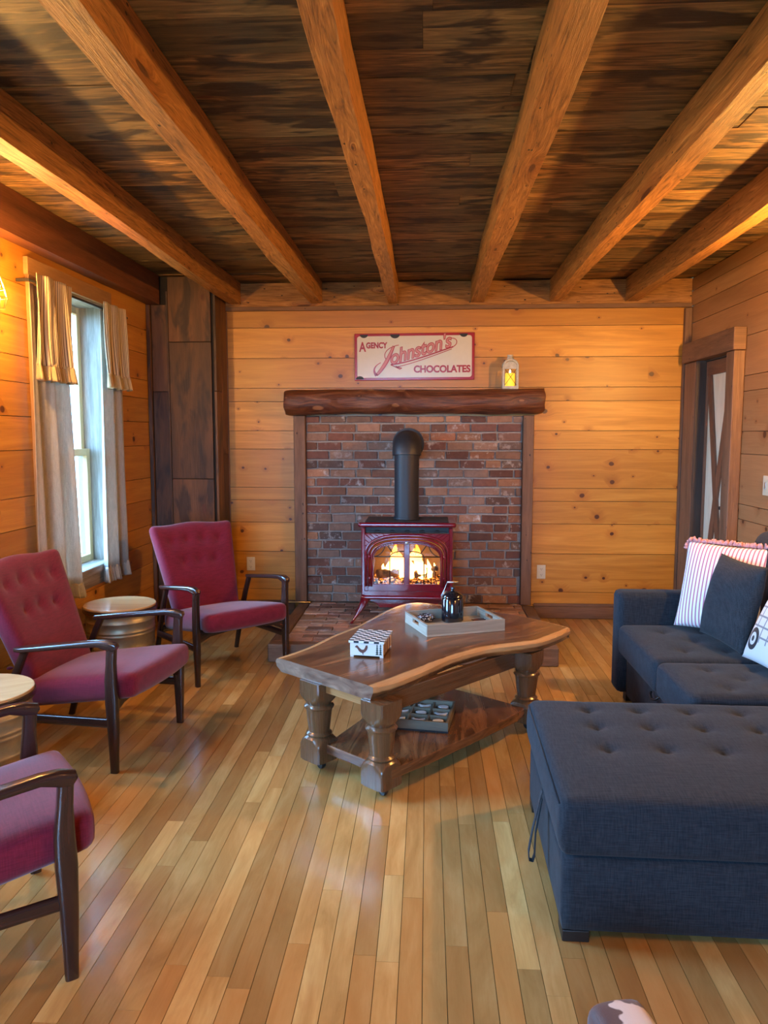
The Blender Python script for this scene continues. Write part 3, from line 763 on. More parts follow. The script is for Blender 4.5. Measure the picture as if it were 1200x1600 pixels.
# mantel log
rnd = random.Random(5); rings = []; N = 150
for i in range(N + 1):
    t = i / N; x = -1.135 + 2.045 * t; ring = []
    r0 = .098 + .004 * sin(5 * t + 1) + .003 * sin(17 * t) + .002 * sin(41 * t) + .004 * t
    e = 1 - .07 * exp(-min(t, 1 - t) * 160)
    cz = 1.762 + .008 * t + .004 * sin(7 * t)
    for k in range(28):
        a = 2 * pi * k / 28
        rr = r0 * e * (1 + .035 * sin(2 * a + 3 * t + 1) + .03 * sin(3 * a + 5 * t) + .018 * sin(7 * a + 23 * t) + .01 * sin(11 * a - 40 * t))
        sq = (abs(cos(a)) ** 4 + abs(sin(a)) ** 4) ** -.25; kn = sum(h_ * exp(-((t - tk_) * 22) ** 2 - ((a - ak) * 3.2) ** 2) for tk_, ak, h_ in ((.06, 3.4, .012), (.15, 4.0, .010), (.19, 3.1, .008), (.34, 3.9, .012), (.43, 3.3, .009), (.56, 3.6, .013), (.66, 4.1, .01), (.75, 3.2, .010), (.88, 3.7, .012)))
        rr = (rr + kn) * (.82 + .18 * sq); kx = (rr * cos(a), rr * sin(a))
        yy = min(6.165 + kx[0] * 1.1, YB - .004)
        zz = min(cz + kx[1], cz + .094)
        ring.append((x + .004 * sin(5 * a) * (1 if i in (0, N) else 0), yy, zz))
    rings.append(ring)
m = MB(); m.loft(rings, col=(.4, .2, .6, 1)); o = m.build('mantel_log', 'log', smooth='auto'); tag(o, 'dark reddish peeled log mantel spanning the top of the brick fireplace', 'mantel')

# sign
def text_obj(name, body, size, mat, parent, loc, rot=(pi / 2, 0, 0), shear=0., ext=.0008, off=0., spacing=1., sx=1.):
    cu = bpy.data.curves.new(name, 'FONT'); cu.body = body; cu.size = size; cu.shear = shear; cu.extrude = ext; cu.offset = off; cu.space_character = spacing
    ob = bpy.data.objects.new(name, cu); COL.objects.link(ob); bpy.context.view_layer.update()
    me = bpy.data.meshes.new_from_object(ob.evaluated_get(bpy.context.evaluated_depsgraph_get()))
    bpy.data.objects.remove(ob); bpy.data.curves.remove(cu)
    me.materials.clear(); me.materials.append(MT[mat])
    o = bpy.data.objects.new(name, me); COL.objects.link(o); o.parent = parent; o.location = loc; o.rotation_euler = rot; o.scale = (sx, 1, 1)
    return o
sg = thing('enamel_sign', 'white and red enamel chocolate agency sign hanging above the mantel', 'sign', (-.1095, YB - .002, 2.128), 0)
sg.rotation_euler = (0, rad(-.3), 0)
SW, SH = .482, .187
mm = MB(); mm.box(-SW, SW, -.016, -.001, -SH, SH); mm.build('border', 'signred', sg, bevel=.004)
mm = MB()
pts = []
ww, hh, rr = SW - .022, SH - .022, .02
for cx, cy, a0 in ((ww - rr, hh - rr, 0), (-ww + rr, hh - rr, 90), (-ww + rr, -hh + rr, 180), (ww - rr, -hh + rr, 270)):
    for k in range(6): a = rad(a0 + k * 18); pts.append((cx + rr * cos(a), cy + rr * sin(a)))
mm.M = Mx.Rotation(pi / 2, 4, 'X'); mm.prism(pts, .0162, .0172); mm.build('panel', 'signwhite', sg)
text_obj('lettering', 'A', .105, 'signred', sg, (-.442, -.0178, .045), off=.003, sx=.72)
text_obj('lettering', 'GENCY', .062, 'signred', sg, (-.388, -.0178, .071), off=.003, spacing=1.02, sx=.80)
text_obj('lettering', 'CHOCOLATES', .076, 'signred', sg, (-.005, -.0178, -.125), off=.003, spacing=.98, sx=.93)
ang = rad(-16)
def on_sign(x, z): return (x, -.0178, z)
to = text_obj('script_outline', 'ohnston\'s', .154, 'signred', sg, (-.195, -.0178, -.062), shear=.42, off=.0055, spacing=.98, rot=(pi / 2, ang, 0), sx=.87)
ti = text_obj('script_fill', 'ohnston\'s', .154, 'signpink', sg, (-.195, -.0186, -.062), shear=.42, off=.0005, spacing=.98, rot=(pi / 2, ang, 0), sx=.87)
def flat_poly(name, pts, mat, parent, y0=.0172, y1=.018):
    q = MB(); q.M = Mx.Rotation(pi / 2, 4, 'X'); q.prism(pts, y0, y1); return q.build(name, mat, parent)
def ribbon(path, widths):
    L = []; R = []
    for i, p in enumerate(path):
        a = path[max(i - 1, 0)]; b = path[min(i + 1, len(path) - 1)]; d = V((b[0] - a[0], b[1] - a[1])).normalized(); n = V((-d.y, d.x)) * widths[i] / 2
        L.append((p[0] + n.x, p[1] + n.y)); R.append((p[0] - n.x, p[1] - n.y))
    return R + L[::-1]
def ribbon_obj(name, path, widths, mat, parent, y0=.0172, y1=.0181):
    q = MB(); q.M = Mx.Rotation(pi / 2, 4, 'X'); P = ribbon(path, widths); n = len(path)
    for i in range(n - 1):
        q.prism([P[i], P[i + 1], P[2 * n - 2 - i], P[2 * n - 1 - i]], y0, y1)
    return q.build(name, mat, parent)
def bez(p0, p1, p2, p3, n=14):
    return [tuple((1 - t) ** 3 * a + 3 * (1 - t) ** 2 * t * b + 3 * (1 - t) * t * t * c + t ** 3 * d for a, b, c, d in zip(p0, p1, p2, p3)) for t in [i / n for i in range(n + 1)]]
J = bez((-.13, .085), (-.21, .07), (-.24, .01), (-.235, -.03)) + bez((-.19, .085), (-.21, -.01), (-.25, -.09), (-.31, -.15))[1:]
ribbon_obj('script_outline', bez((-.125, .093), (-.25, .07), (-.25, .0), (-.225, -.02)), [.006] * 15, 'signred', sg)
ribbon_obj('script_outline', bez((-.165, .085), (-.20, .0), (-.24, -.08), (-.305, -.145)), [.02 + .012 * sin(i / 14 * 3) for i in range(15)], 'signred', sg)
ribbon_obj('script_fill', bez((-.168, .08), (-.203, .0), (-.243, -.078), (-.298, -.135)), [.011 + .008 * sin(i / 14 * 3) for i in range(15)], 'signpink', sg, .0181, .0187)
ribbon_obj('script_outline', bez((-.305, -.15), (-.335, -.11), (-.33, -.075), (-.27, -.045)), [.02, .022, .02, .018, .016, .014, .012, .011, .01, .009, .008, .007, .006, .006, .006], 'signred', sg)
ribbon_obj('underline_flourish', bez((-.19, -.062), (-.05, -.05), (.14, .02), (.31, .075)), [.011] * 15, 'signred', sg)
ribbon_obj('underline_flourish', bez((-.15, -.082), (-.03, -.06), (.14, .0), (.30, .058)), [.006] * 15, 'signred', sg)
ribbon_obj('underline_flourish', bez((.31, .075), (.36, .10), (.345, .155), (.28, .14)), [.006] * 15, 'signred', sg)
ribbon_obj('underline_flourish', [(-.19, -.062), (-.115, -.098), (-.10, -.092), (-.15, -.075)], [.008] * 4, 'signred', sg)
for x, z, r in ((-.405, .178, .03), (-.155, .178, .036), (.395, .178, .03), (-.44, -.178, .03)):
    pts = [(x + r * cos(a) * 1.1, max(min(z + (1 if z < 0 else -1) * r * .9 * sin(a), SH - .001), -SH + .001)) for a in [pi * k / 10 for k in range(11)]]
    if z > 0: pts = pts[::-1]
    flat_poly('enamel_chip', pts, 'iron', sg, .0165, .0176)

# lantern
lt = thing('candle_lantern', 'small distressed arched-top metal lantern with a glowing yellow candle on the mantel log', 'lantern', (.645, 6.165, 1.8595))
LW = .062; LD = .05; LZ = .175
def arch(w, z0, zs, n=12): return [(-w, z0), (w, z0)] + [(w * cos(pi * k / n), zs + w * .95 * sin(pi * k / n)) for k in range(n + 1)]
m = MB(); m.box(-LW, LW, -LD, LD, 0, .008)
m.build('base', 'lanternm', lt, bevel=.002)
def arch_frame(y0, y1, e):
    m = MB(); o_ = arch(LW, .008, LZ); i_ = arch(LW - e, .008 + e, LZ - .0)
    n = len(o_); P = [(x, y, z) for (x, z) in o_ for y in (y0, y1)]; 
    for k in range(n):
        a, b = k, (k + 1) % n
        m.box(0, 0, 0, 0, 0, 0, hexa=[(o_[a][0], y0, o_[a][1]), (o_[b][0], y0, o_[b][1]), (o_[a][0], y1, o_[a][1]), (o_[b][0], y1, o_[b][1]),
                                   (i_[a][0], y0, i_[a][1]), (i_[b][0], y0, i_[b][1]), (i_[a][0], y1, i_[a][1]), (i_[b][0], y1, i_[b][1])])
    return m
arch_frame(-LD, -LD + .008, .015).build('frame', 'lanternm', lt)
arch_frame(LD - .008, LD, .012).build('frame', 'lanternm', lt)
m = MB(); n = 14; ring = [[(LW * cos(a), y, LZ + LW * .95 * sin(a)) for a in [pi * k / n for k in range(n + 1)]] for y in (-LD, LD)]
m.loft(ring, closed=False); m.build('roof', 'lanternm', lt, smooth=True, solid=.003)
m = MB(); m.M = Mx.Rotation(pi / 2, 4, 'X'); m.prism([(LW * .9 * cos(a), LZ - .02 + LW * .95 * sin(a)) for a in [pi * k / 12 for k in range(13)]], LD - .006, LD - .003); m.build('dome_front', 'lanternm', lt)
m = MB(); m.lathe([(.026, .0), (.026, .012), (.020, .022), (.024, .026), (.024, .034)], (0, 0, LZ + LW * .93), 20); m.build('cap', 'lanternm', lt, smooth='auto')
m = MB()
for s_ in (-1, 1): m.tube([(-s_ * .045, -LD + .002, .03), (s_ * .045, -LD + .002, .155)], .0018, 6)
m.build('cross_wire', 'iron', lt)
for s_ in (-1, 1):
    bx(s_ * LW - .002, s_ * LW + .002, -LD + .008, LD - .008, .008, LZ).build('side_pane', 'glass', lt)
m = MB(); m.lathe([(.001, .009), (.038, .009), (.038, .12), (.034, .126), (.012, .120), (.001, .120)], (0, 0, 0), 24); m.build('candle', 'candle', lt, smooth='auto')
m = MB(); m.lathe([(.001, .12), (.006, .128), (.007, .138), (.001, .155)], (0, 0, 0), 12); m.build('flame', 'tealight', lt, smooth=True)

m = MB(); m.tube([(-1.17, 6.16, .134), (-.955, 6.16, .134)], .007, 8); m.tube([(-1.17, 6.16, .134), (-1.17, 6.16, .06), (-1.17, 6.16, .003)], .007, 8); m.tube([(-1.178, 6.16, .134), (-1.155, 6.16, .134)], .012, 10)
o = m.build('gas_pipe', 'brass', smooth='auto'); tag(o, 'thin brass gas pipe crossing at the foot of the left fireplace post', 'pipe')
# ------------------------------------------------------------------ stove
sv = thing('gas_stove', 'burgundy enamel parlour stove with arched glass doors and a burning fire on the brick hearth', 'stove', (-.146, 5.56, HZ))
# local: front at y=0, z from 0 (hearth); body z .17 -> .72
BW = .335; ZT = .725
E = 'enamel'
m = MB(); m.box(-BW, -BW + .03, .0, .36, .20, .705); m.box(BW - .03, BW, .0, .36, .20, .705); m.box(-BW + .03, BW - .03, .33, .36, .20, .705)
m.box(-BW + .03, BW - .03, .01, .33, .20, .235); m.build('body', E, sv, bevel=.008, seg=3)
m = MB(); m.rbox(-BW - .022, BW + .022, -.03, .385, .708, .742, r=.012, step=.012); m.build('top_plate', E, sv, smooth=True)
m = MB(); m.box(-BW + .03, BW - .03, -.0, .34, .7425, .750); m.build('griddle', 'iron', sv, bevel=.003)
m = MB(); m.box(-BW + .05, BW - .05, -.004, .012, .674, .677); m.box(-BW + .031, BW - .031, .06, .065, .66, .706)
for k in range(5): xx = -.22 + .11 * k; m.sph((xx, .055, .668), .022, 1, .3, .6, 10, 6)
m.build('vent_slot', 'iron', sv)
# front arched surround
def archpts(w, z0, zs, zt, n=18):
    """straight sides to zs, elliptical corner to flat-ish top at zt"""
    P = []
    for k in range(n + 1):
        a = pi * k / n; c = cos(a); s_ = sin(a)
        P.append((w * (abs(c) ** .72) * (1 if c >= 0 else -1), zs + (zt - zs) * (s_ ** .8)))
    return [(w, z0)] + P + [(-w, z0)]
def arch_ring(m, A, B, y0, y1):
    for a in range(len(A) - 1):
        b = a + 1
        m.box(0, 0, 0, 0, 0, 0, hexa=[(A[a][0], y0, A[a][1]), (A[b][0], y0, A[b][1]), (A[a][0], y1, A[a][1]), (A[b][0], y1, A[b][1]),
                                   (B[a][0], y0, B[a][1]), (B[b][0], y0, B[b][1]), (B[a][0], y1, B[a][1]), (B[b][0], y1, B[b][1])])
# front face plate with arch opening
m = MB()
out_ = [(BW - .025, .235)] + [(BW - .025 - (2 * BW - .05) * 0 if False else (BW - .025) * cx, .235 + (.66 - .235) * cz) for cx, cz in
        [(1, .55), (1, .7), (1, .8), (1, .9), (1, 1), (.9, 1), (.8, 1), (.6, 1), (.4, 1), (0, 1), (-.4, 1), (-.6, 1), (-.8, 1), (-.9, 1), (-1, 1), (-1, .9), (-1, .8), (-1, .7), (-1, .55)]] + [(-BW + .025, .235)]
inn_ = archpts(.285, .235, .50, .635)
arch_ring(m, out_, inn_, -.004, .02)
m.box(-BW + .02, BW - .02, -.004, .02, .17, .235); m.build('front_plate', E, sv, bevel=.003)
for w, z_s, z_t, y, r in ((.300, .50, .648, -.008, .010), (.279, .49, .628, -.014, .009), (.258, .48, .606, -.014, .008)):
    m = MB(); m.tube([(x, y, z) for x, z in archpts(w, .27, z_s, z_t, 40)], r, 8); m.build('arch_moulding', E, sv, smooth=True)
# door frames
m = MB(); A = archpts(.268, .262, .48, .605, 36); B = archpts(.242, .288, .46, .582, 36); arch_ring(m, A, B, -.008, .012)
m.box(-.285, .285, -.012, .012, .2355, .288); m.build('door_frame', E, sv, bevel=.003)
m = MB(); m.box(-.022, .022, -.016, .004, .288, .60); m.build('centre_stile', E, sv, bevel=.004)
m = MB(); m.lathe([(.010, -.035), (.012, -.028), (.006, -.02), (.006, -.01)], (0, 0, .595), 14, axis='y'); m.build('door_latch', 'steel', sv, smooth=True)
m = MB()
m.tube([(-.240, -.004, .49), (.240, -.004, .49)], .0045, 6)
for s_ in (-1, 1):
    m.tube([(s_ * .125, -.004, .288)] + [(s_ * (.02 + .105 * cos(a) ** .8 if a < pi / 2 - .01 else s_ * .02), -.004, .485 + .045 * sin(a)) for a in [k * pi / 2 / 8 for k in range(8)]] + [(s_ * .02, -.004, .53)], .0042, 6)
    m.tube([(s_ * .105, -.004, .52), (s_ * .14, -.004, .57)], .0042, 6)
    m.tube(bez((s_ * .16, -.004, .565), (s_ * .175, -.004, .52), (s_ * .20, -.004, .50), (s_ * .235, -.004, .49), 8), .004, 6)
m.build('glass_grille', 'iron', sv, smooth=True)
m = MB(); P = archpts(.244, .287, .46, .584, 30); m.M = Mx.Rotation(pi / 2, 4, 'X'); m.prism(P, -.006, -.003); m.build('door_glass', 'fireglass', sv)
for s_ in (-1, 1):
    for z in (.33, .49):
        m = MB(); m.lathe([(.007, -.014), (.008, 0), (.007, .014)], (s_ * .272, -.016, z), 10); m.build('hinge', E, sv, smooth=True)
# firebox inside
m = MB(); m.box(-.29, .29, .28, .30, .236, .66); m.box(-.30, -.29, .03, .28, .236, .66); m.box(.29, .30, .03, .28, .236, .66); m.box(-.29, .29, .03, .28, .64, .66)
m.build('firebox', 'firebox', sv)
m = MB(); m.rbox(-.26, .26, .03, .27, .2355, .315, r=.02, step=.02, fn=lambda p, q: (p.x, p.y, p.z + .012 * sin(p.x * 60) * sin(p.y * 70) * q.z)); m.build('ember_bed', 'ember', sv, smooth=True)
for k, (x0, y0, z0, x1, y1, z1, r) in enumerate(((-.22, .08, .345, -.06, .12, .35, .035), (-.08, .16, .36, .12, .13, .37, .03), (.06, .09, .34, .21, .10, .355, .034), (.12, .13, .36, .22, .05, .40, .02), (-.15, .19, .37, .05, .1, .43, .018))):
    m = MB(); m.tube([(x0 + (x1 - x0) * t, y0 + (y1 - y0) * t + .006 * sin(9 * t + k), z0 + (z1 - z0) * t) for t in [i / 8 for i in range(9)]], [r * (1 + .1 * sin(i * 2.3 + k)) for i in range(9)], 10)
    m.build('log', 'firelog', sv, smooth='auto')
rnd = random.Random(11)
FL = [(-.095, .26, .040), (-.055, .20, .045), (-.13, .15, .03), (-.17, .10, .022), (-.03, .15, .03), (.045, .22, .042), (.075, .27, .034), (.105, .18, .038), (.03, .14, .03), (.165, .15, .022), (.195, .11, .018), (.14, .10, .02)]
for i, (x, hgt, r) in enumerate(FL):
    m = MB(); rings = []; N = 14; ph = rnd.uniform(0, 6); yy = .085 + rnd.uniform(-.015, .07)
    for k in range(N + 1):
        t = k / N; rr = r * (sin(pi * min(t * .78 + .2, 1)) ** .9) * (1 - t * .25) + .0008
        ox = .016 * sin(ph + t * 4.5) * t + (rnd.uniform(-.002, .002)); rings.append([(ox + rr * cos(a), rr * .6 * sin(a), t * hgt) for a in [2 * pi * j / 12 for j in range(12)]])
    m.loft(rings, cap=False); m.build('flame', 'flame', sv, smooth=True, loc=(x, yy, .312))
# base tray and legs
m = MB()
P = [(-.30, .17), (.30, .17), (.22, .13), (.20, .105), (-.20, .105), (-.22, .13)]
m.M = Mx.Rotation(pi / 2, 4, 'X'); m.prism(P[::-1], -.33, -.02); m.build('ash_lip', E, sv, bevel=.004)
m = MB(); m.rbox(-BW - .005, BW + .005, -.016, .37, .168, .202, r=.01, step=.02); m.build('bottom_rail', E, sv, smooth=True)
for sx in (-1, 1):
    for sy in (0, 1):
        m = MB(); rings = []; y0 = .02 if sy == 0 else .31; dy = -.07 if sy == 0 else .04
        for k in range(13):
            t = k / 12; z = .175 * (1 - t) + .001
            cx = sx * (BW - .03 + .10 * t ** 1.3); cy = y0 + dy * t ** 1.4; w = .052 * (1 - t) ** 1.2 + .014 + (.008 if k == 12 else 0)
            rings.append([(cx + sx * w * .6 * cos(a), cy + w * .6 * sin(a), z) for a in [2 * pi * j / 10 for j in range(10)][::sx]])
        m.loft(rings[::-1]); m.build('leg', E, sv, smooth='auto')
# flue
m = MB(); m.tube([(-.008, .19, .7505), (-.008, .19, 1.20), (-.008, .19, 1.245)], .092, 28)
m.tube([(-.008, .19, z) for z in (.751, .765)], .10, 28); m.tube([(-.008, .19, z) for z in (1.15, 1.16)], .0945, 28)
fp = m.build('stovepipe', 'pipe', smooth='auto', loc=(-.146 + 0, 5.56, HZ)); tag(fp, 'thick matte black stovepipe rising from the stove and elbowing into the brick wall', 'stovepipe')
m = MB(); m.tube([(-.008, .19, 1.225)] + [(-.008, .19 + .09 - .09 * cos(a) + 0, 1.235 + .07 * sin(a)) for a in [k * pi / 2 / 7 for k in range(1, 8)]] + [(-.008, .66, 1.305)], .108, 28); m.build('elbow', 'pipe', fp, smooth='auto')
m = MB(); m.lathe([(.128, .0), (.128, .01), (.112, .012)], (-.008, .648, 1.305), 32, axis='y'); m.build('wall_collar', 'pipe', fp, smooth='auto')

# ------------------------------------------------------------------ armchairs
def make_chair(label):
    root = thing('armchair', label, 'armchair', group='matching burgundy armchairs')
    Wd = .31
    def rect(c, rgt, up, w, h, r=.3, n=16):
        out = []
        for k in range(n):
            a = 2 * pi * (k + .5) / n; ca, sa = cos(a), sin(a)
            x = (abs(ca) ** .55) * (1 if ca > 0 else -1) * w / 2; y = (abs(sa) ** .55) * (1 if sa > 0 else -1) * h / 2
            out.append(V(c) + V(rgt) * x + V(up) * y)
        return out
    for s_ in (-1, 1):
        y = s_ * Wd
        # front leg flows up into the arm corner (local x forward)
        m = MB(); rings = []
        for z, w, x in ((0, .036, .0), (.08, .041, .0), (.2, .050, .0), (.33, .060, -.002), (.42, .056, -.004), (.50, .044, .000), (.555, .043, .004), (.585, .048, .004)):
            rings.append(rect((x, y, z), (1, 0, 0), (0, 1, 0), w, .036 if z > .1 else .028))
        m.loft(rings, col=(.3, .5, .1 * s_ + .3, 1)); m.build('leg', 'walnut', root, smooth='auto')
        m = MB(); rings = []
        path = [(.026, .578, .034, .036), (.020, .592, .046, .040), (-.01, .600, .046, .042), (-.06, .5985, .030, .044), (-.15, .588, .028, .050), (-.26, .574, .028, .058), (-.36, .560, .027, .062), (-.44, .548, .026, .056), (-.475, .543, .022, .040)]
        for i, (x, z, h_, w_) in enumerate(path):
            a = path[max(i - 1, 0)]; b = path[min(i + 1, len(path) - 1)]; d = V((b[0] - a[0], 0, b[1] - a[1])).normalized(); up = V((-d.z, 0, d.x)) * -1
            if up.z < 0: up = -up
            if i == 0: up = V((.6, 0, .8))
            rings.append(rect((x, y + s_ * (w_ - .036) * .25, z - h_ / 2 + .004), (0, 1, 0), up, w_, h_))
        m.loft(rings, col=(.3, .5, .2, 1)); m.build('armrest', 'walnut', root, smooth='auto')
        m = MB(); rings = []
        for z, x in ((0, -.63), (.15, -.585), (.30, -.535), (.42, -.49), (.535, -.435)):
            rings.append(rect((x, y * .96, z), (1, 0, 0), (0, 1, 0), .032 + .012 * sin(z * 5), .026))
        m.loft(rings, col=(.6, .5, .2, 1)); m.build('leg', 'walnut', root, smooth='auto')
        m = MB(); m.loft([rect((x, y * .985, z), (0, 1, 0), (0, 0, 1), .022, .042) for x, z in ((-.005, .225), (-.2, .222), (-.4, .218), (-.565, .214))], col=(.2, .3, .4, 1)); m.build('stretcher', 'walnut', root, smooth='auto')
    m = MB(); m.loft([rect((-.005, yy, z), (1, 0, 0), (0, 0, 1), .022, h_) for yy, z, h_ in ((-.295, .300, .085), (-.22, .315, .05), (-.1, .322, .035), (.1, .322, .035), (.22, .315, .05), (.295, .300, .085))], col=(.2, .3, .4, 1))
    m.build('front_rail', 'walnut', root, smooth='auto')
    m = MB(); m.loft([rect((-.545, yy, .245), (1, 0, 0), (0, 0, 1), .022, .045) for yy in (-.285, .285)], col=(.2, .3, .4, 1)); m.build('rear_rail', 'walnut', root, smooth='auto')
    # seat cushion
    def sf(p, q):
        f = (1 - (2 * q.x - 1) ** 4) * (1 - (2 * q.y - 1) ** 4)
        z = p.z - .10 * (1 - q.x) + (.022 * f if q.z > .5 else -.012 * f)
        x = p.x + (.018 * (1 - (2 * q.y - 1) ** 2) if q.x > .6 else 0)
        y = p.y * (1 + .03 * q.x)
        return (x, y, z)
    m = MB(); m.rbox(-.56, .085, -.272, .272, .335, .445, r=.034, step=.022, fn=sf); m.build('seat', 'red', root, smooth=True)
    # backrest: leaning panel, tapered to the bottom
    def back_pt(u, v, d):
        """u -1..1 across, v 0..1 up, d depth outwards to the front"""
        w = .225 + .072 * v; z = .30 + .60 * v + .006 * cos(u * 5) * v; x = -.475 - .255 * v
        c = .035 * (u * u) * (.4 + .6 * v)
        nx, nz = .92, .39
        return V((x + c + nx * d, u * w, z + nz * d))
    bts = [(-.62, .80), (-.22, .80), (.20, .80), (.60, .80), (-.40, .58), (.0, .58), (.42, .58)]
    def bf(p, q):
        u = 2 * q.y - 1; v = q.z; d = (q.x - .5) * .085
        edge = (1 - u ** 4) * (1 - (2 * v - 1) ** 4)
        if q.x > .5:
            d += .022 * edge
            for bu, bv in bts: d -= .030 * exp(-sqrt(((u - bu) * .28) ** 2 + ((v - bv) * .6) ** 2) / .02)
        else: d -= .006 * edge
        return back_pt(u, v, d)
    m = MB(); m.rbox(-.045, .045, -.28, .28, 0, .6, r=.035, step=.018, fn=bf); bk = m.build('backrest', 'red', root, smooth=True)
    for bu, bv in bts:
        p = back_pt(bu, bv, .050); m = MB(); m.M = Mx.Translation(p) @ Mx.Rotation(rad(67), 4, 'Y'); m.sph((0, 0, 0), .015, 1, 1, .5, 12, 6); m.build('button', 'red', bk, smooth=True)
    # back frame bar
    return root
def dup(root, loc, rz, label):
    r = root.copy(); COL.objects.link(r); r.location = loc; r.rotation_euler = (0, 0, rz); r['label'] = label
    for ch in list(root.children):
        c = ch.copy(); COL.objects.link(c); c.parent = r
        for g in ch.children:
            d = g.copy(); COL.objects.link(d); d.parent = c
    return r
ch0 = make_chair('burgundy button-back armchair in the far left corner, beside the brick hearth')
def place(P1, ang):
    a = rad(ang); f = V((cos(a), sin(a), 0)); l = V((-sin(a), cos(a), 0)); return V(P1) + l * .31
def put(o, P1, ang): o.location = place(P1, ang); o.rotation_euler = (0, 0, rad(ang))
put(ch0, (-1.365, 4.405, 0), -47)
c2 = dup(ch0, (0, 0, 0), 0, 'middle burgundy button-back armchair between the two drum tables, fully in view'); put(c2, (-1.385, 3.225, 0), -9)
c3 = dup(ch0, (0, 0, 0), 0, 'nearest burgundy armchair at the lower left, backrest outside the photo'); put(c3, (-.978, 1.943, 0), 36)

# ------------------------------------------------------------------ drum tables
def drum(label, loc):
    t = thing('drum_table', label, 'side table', loc, group='galvanised drum side tables')
    m = MB(); prof = [(.185, .0), (.19, .012)]
    z = .03
    for zc in (.12, .14, .26, .335, .355, .41):
        prof += [(.192 + .012 * zc, zc - .008), (.1945 + .012 * zc, zc - .004), (.1955 + .012 * zc, zc), (.1945 + .012 * zc, zc + .004), (.192 + .012 * zc, zc + .008)]
    prof += [(.197, .455)]
    m.lathe(prof, seg=48); m.build('drum', 'galv', t, smooth=True)
    m = MB(); m.lathe([(.202, .4555), (.209, .46), (.209, .492), (.205, .497), (.19, .498), (.001, .498)], seg=48, cap=False); 
    # lid with planar grain
    m2 = MB(); pts = [(.209 * cos(2 * pi * k / 48), .209 * sin(2 * pi * k / 48)) for k in range(48)]; m2.prism(pts, .456, .498); m2.build('lid', 'drumtop', t, bevel=.004)
    m = MB(); m.lathe([(.211, .462), (.2125, .466), (.2125, .484), (.211, .488)], seg=48, cap=False); m.build('rim_band', 'walnut', t, smooth=True, solid=.002)
    return t
d1 = drum('round wood-topped galvanised drum table between the far and middle red armchairs', (-1.835, 4.43, 0))
d2 = dup(d1, (-1.775, 2.86, 0), .6, 'round wood-topped galvanised drum table at the left photo edge, lid bright with reflected light')

# ------------------------------------------------------------------ coffee table
ct = thing('coffee_table', 'live-edge walnut slab coffee table on turned legs with casters', 'coffee table', (0, 0, 0))
Bk = [(-.69, 3.441), (-.578, 3.619), (-.481, 3.852), (-.369, 4.072), (-.275, 4.33), (-.181, 4.55), (-.074, 4.665), (.053, 4.63), (.191, 4.56), (.34, 4.48), (.47, 4.40), (.565, 4.32), (.66, 4.22), (.725, 4.13), (.755, 4.09)]
Fr = [(-.217, 3.05), (-.144, 3.128), (-.061, 3.237), (.04, 3.392), (.10, 3.47), (.162, 3.541), (.225, 3.60), (.29, 3.657), (.355, 3.70), (.422, 3.733), (.49, 3.765), (.556, 3.80), (.62, 3.87), (.70, 3.97), (.762, 4.06)]
def resamp(P, n):
    P = [V((p[0], p[1])) for p in P]; L = [0]
    for a, b in zip(P, P[1:]): L.append(L[-1] + (b - a).length)
    def at(s_):
        for i in range(len(P) - 1):
            if s_ <= L[i + 1] + 1e-9:
                t = (s_ - L[i]) / (L[i + 1] - L[i]); q = [P[max(i - 1, 0)], P[i], P[i + 1], P[min(i + 2, len(P) - 1)]]
                return .5 * ((2 * q[1]) + (-q[0] + q[2]) * t + (2 * q[0] - 5 * q[1] + 4 * q[2] - q[3]) * t * t + (-q[0] + 3 * q[1] - 3 * q[2] + q[3]) * t ** 3)
        return P[-1]
    return [at(L[-1] * k / n) for k in range(n + 1)]
n = 64; ns = 16; B_ = resamp(Bk, n); F_ = resamp(Fr, n)
m = MB(); TZ = .475; TH = .062; rings = []; cols = []; uvs = []
for k in range(n + 1):
    b, f = B_[k], F_[k]; w = (b - f); L = w.length; wn = w.normalized(); t = k / n
    ring = []; uv = []
    lip = (.008 + .010 * (.5 + .5 * sin(t * 9)) + .003 * sin(t * 31)) * min(1, t * 12)
    tk = TH * (1 - .15 * t) + .004 * sin(9 * t)
    rise = .0
    def P(s_, z, o=0.): q = f + wn * (s_ * L + o); return (q.x, q.y, z)
    uu = t * 1.35
    # closed cross section: top from front to back, then down and under
    for j in range(ns + 1):
        s_ = j / ns; ring.append(P(s_, TZ - (.004 if j in (0, ns) else 0))); uv.append((uu, s_ * L))
        e = min(s_, 1 - s_) * L; 
        e2 = min(s_ * L * 1.0, (1 - s_) * L * 1.3)
        c_ = max(0, 1 - e2 / (.055 + .015 * sin(t * 9))); cols.append((c_, 0, 0, 1))
    for (s0, z, o) in ((1, TZ - .018, .012), (1, TZ - .04, .004), (1, TZ - tk, -.03)):
        ring.append(P(s0, z, o)); uv.append((uu, L + .02)); cols.append((1 if z > TZ - .03 else .75, 0, 0, 1))
    for (z, o) in ((TZ - tk, .016), (TZ - tk * .75, .010 - lip * .3), (TZ - tk * .4, -lip * .7), (TZ - .008, -lip * .9)):
        ring.append(P(0, z, o)); uv.append((uu, -(TZ - z))); cols.append((1 if z > TZ - .012 else (.62 if z > TZ - tk * .6 else .2), 0, 0, 1))
    uv.append((uu, -.001)); rings.append(ring); uvs.append(uv)
m.loft(rings, closed=True, cap=True, cols=cols, uvs=uvs)
m.mi[-2] = 1; m.mi[-1] = 0
m.f[-2] = m.f[-2]; 
slab = m.build('slab_top', ['slab', 'endgrain'], ct, smooth='auto')
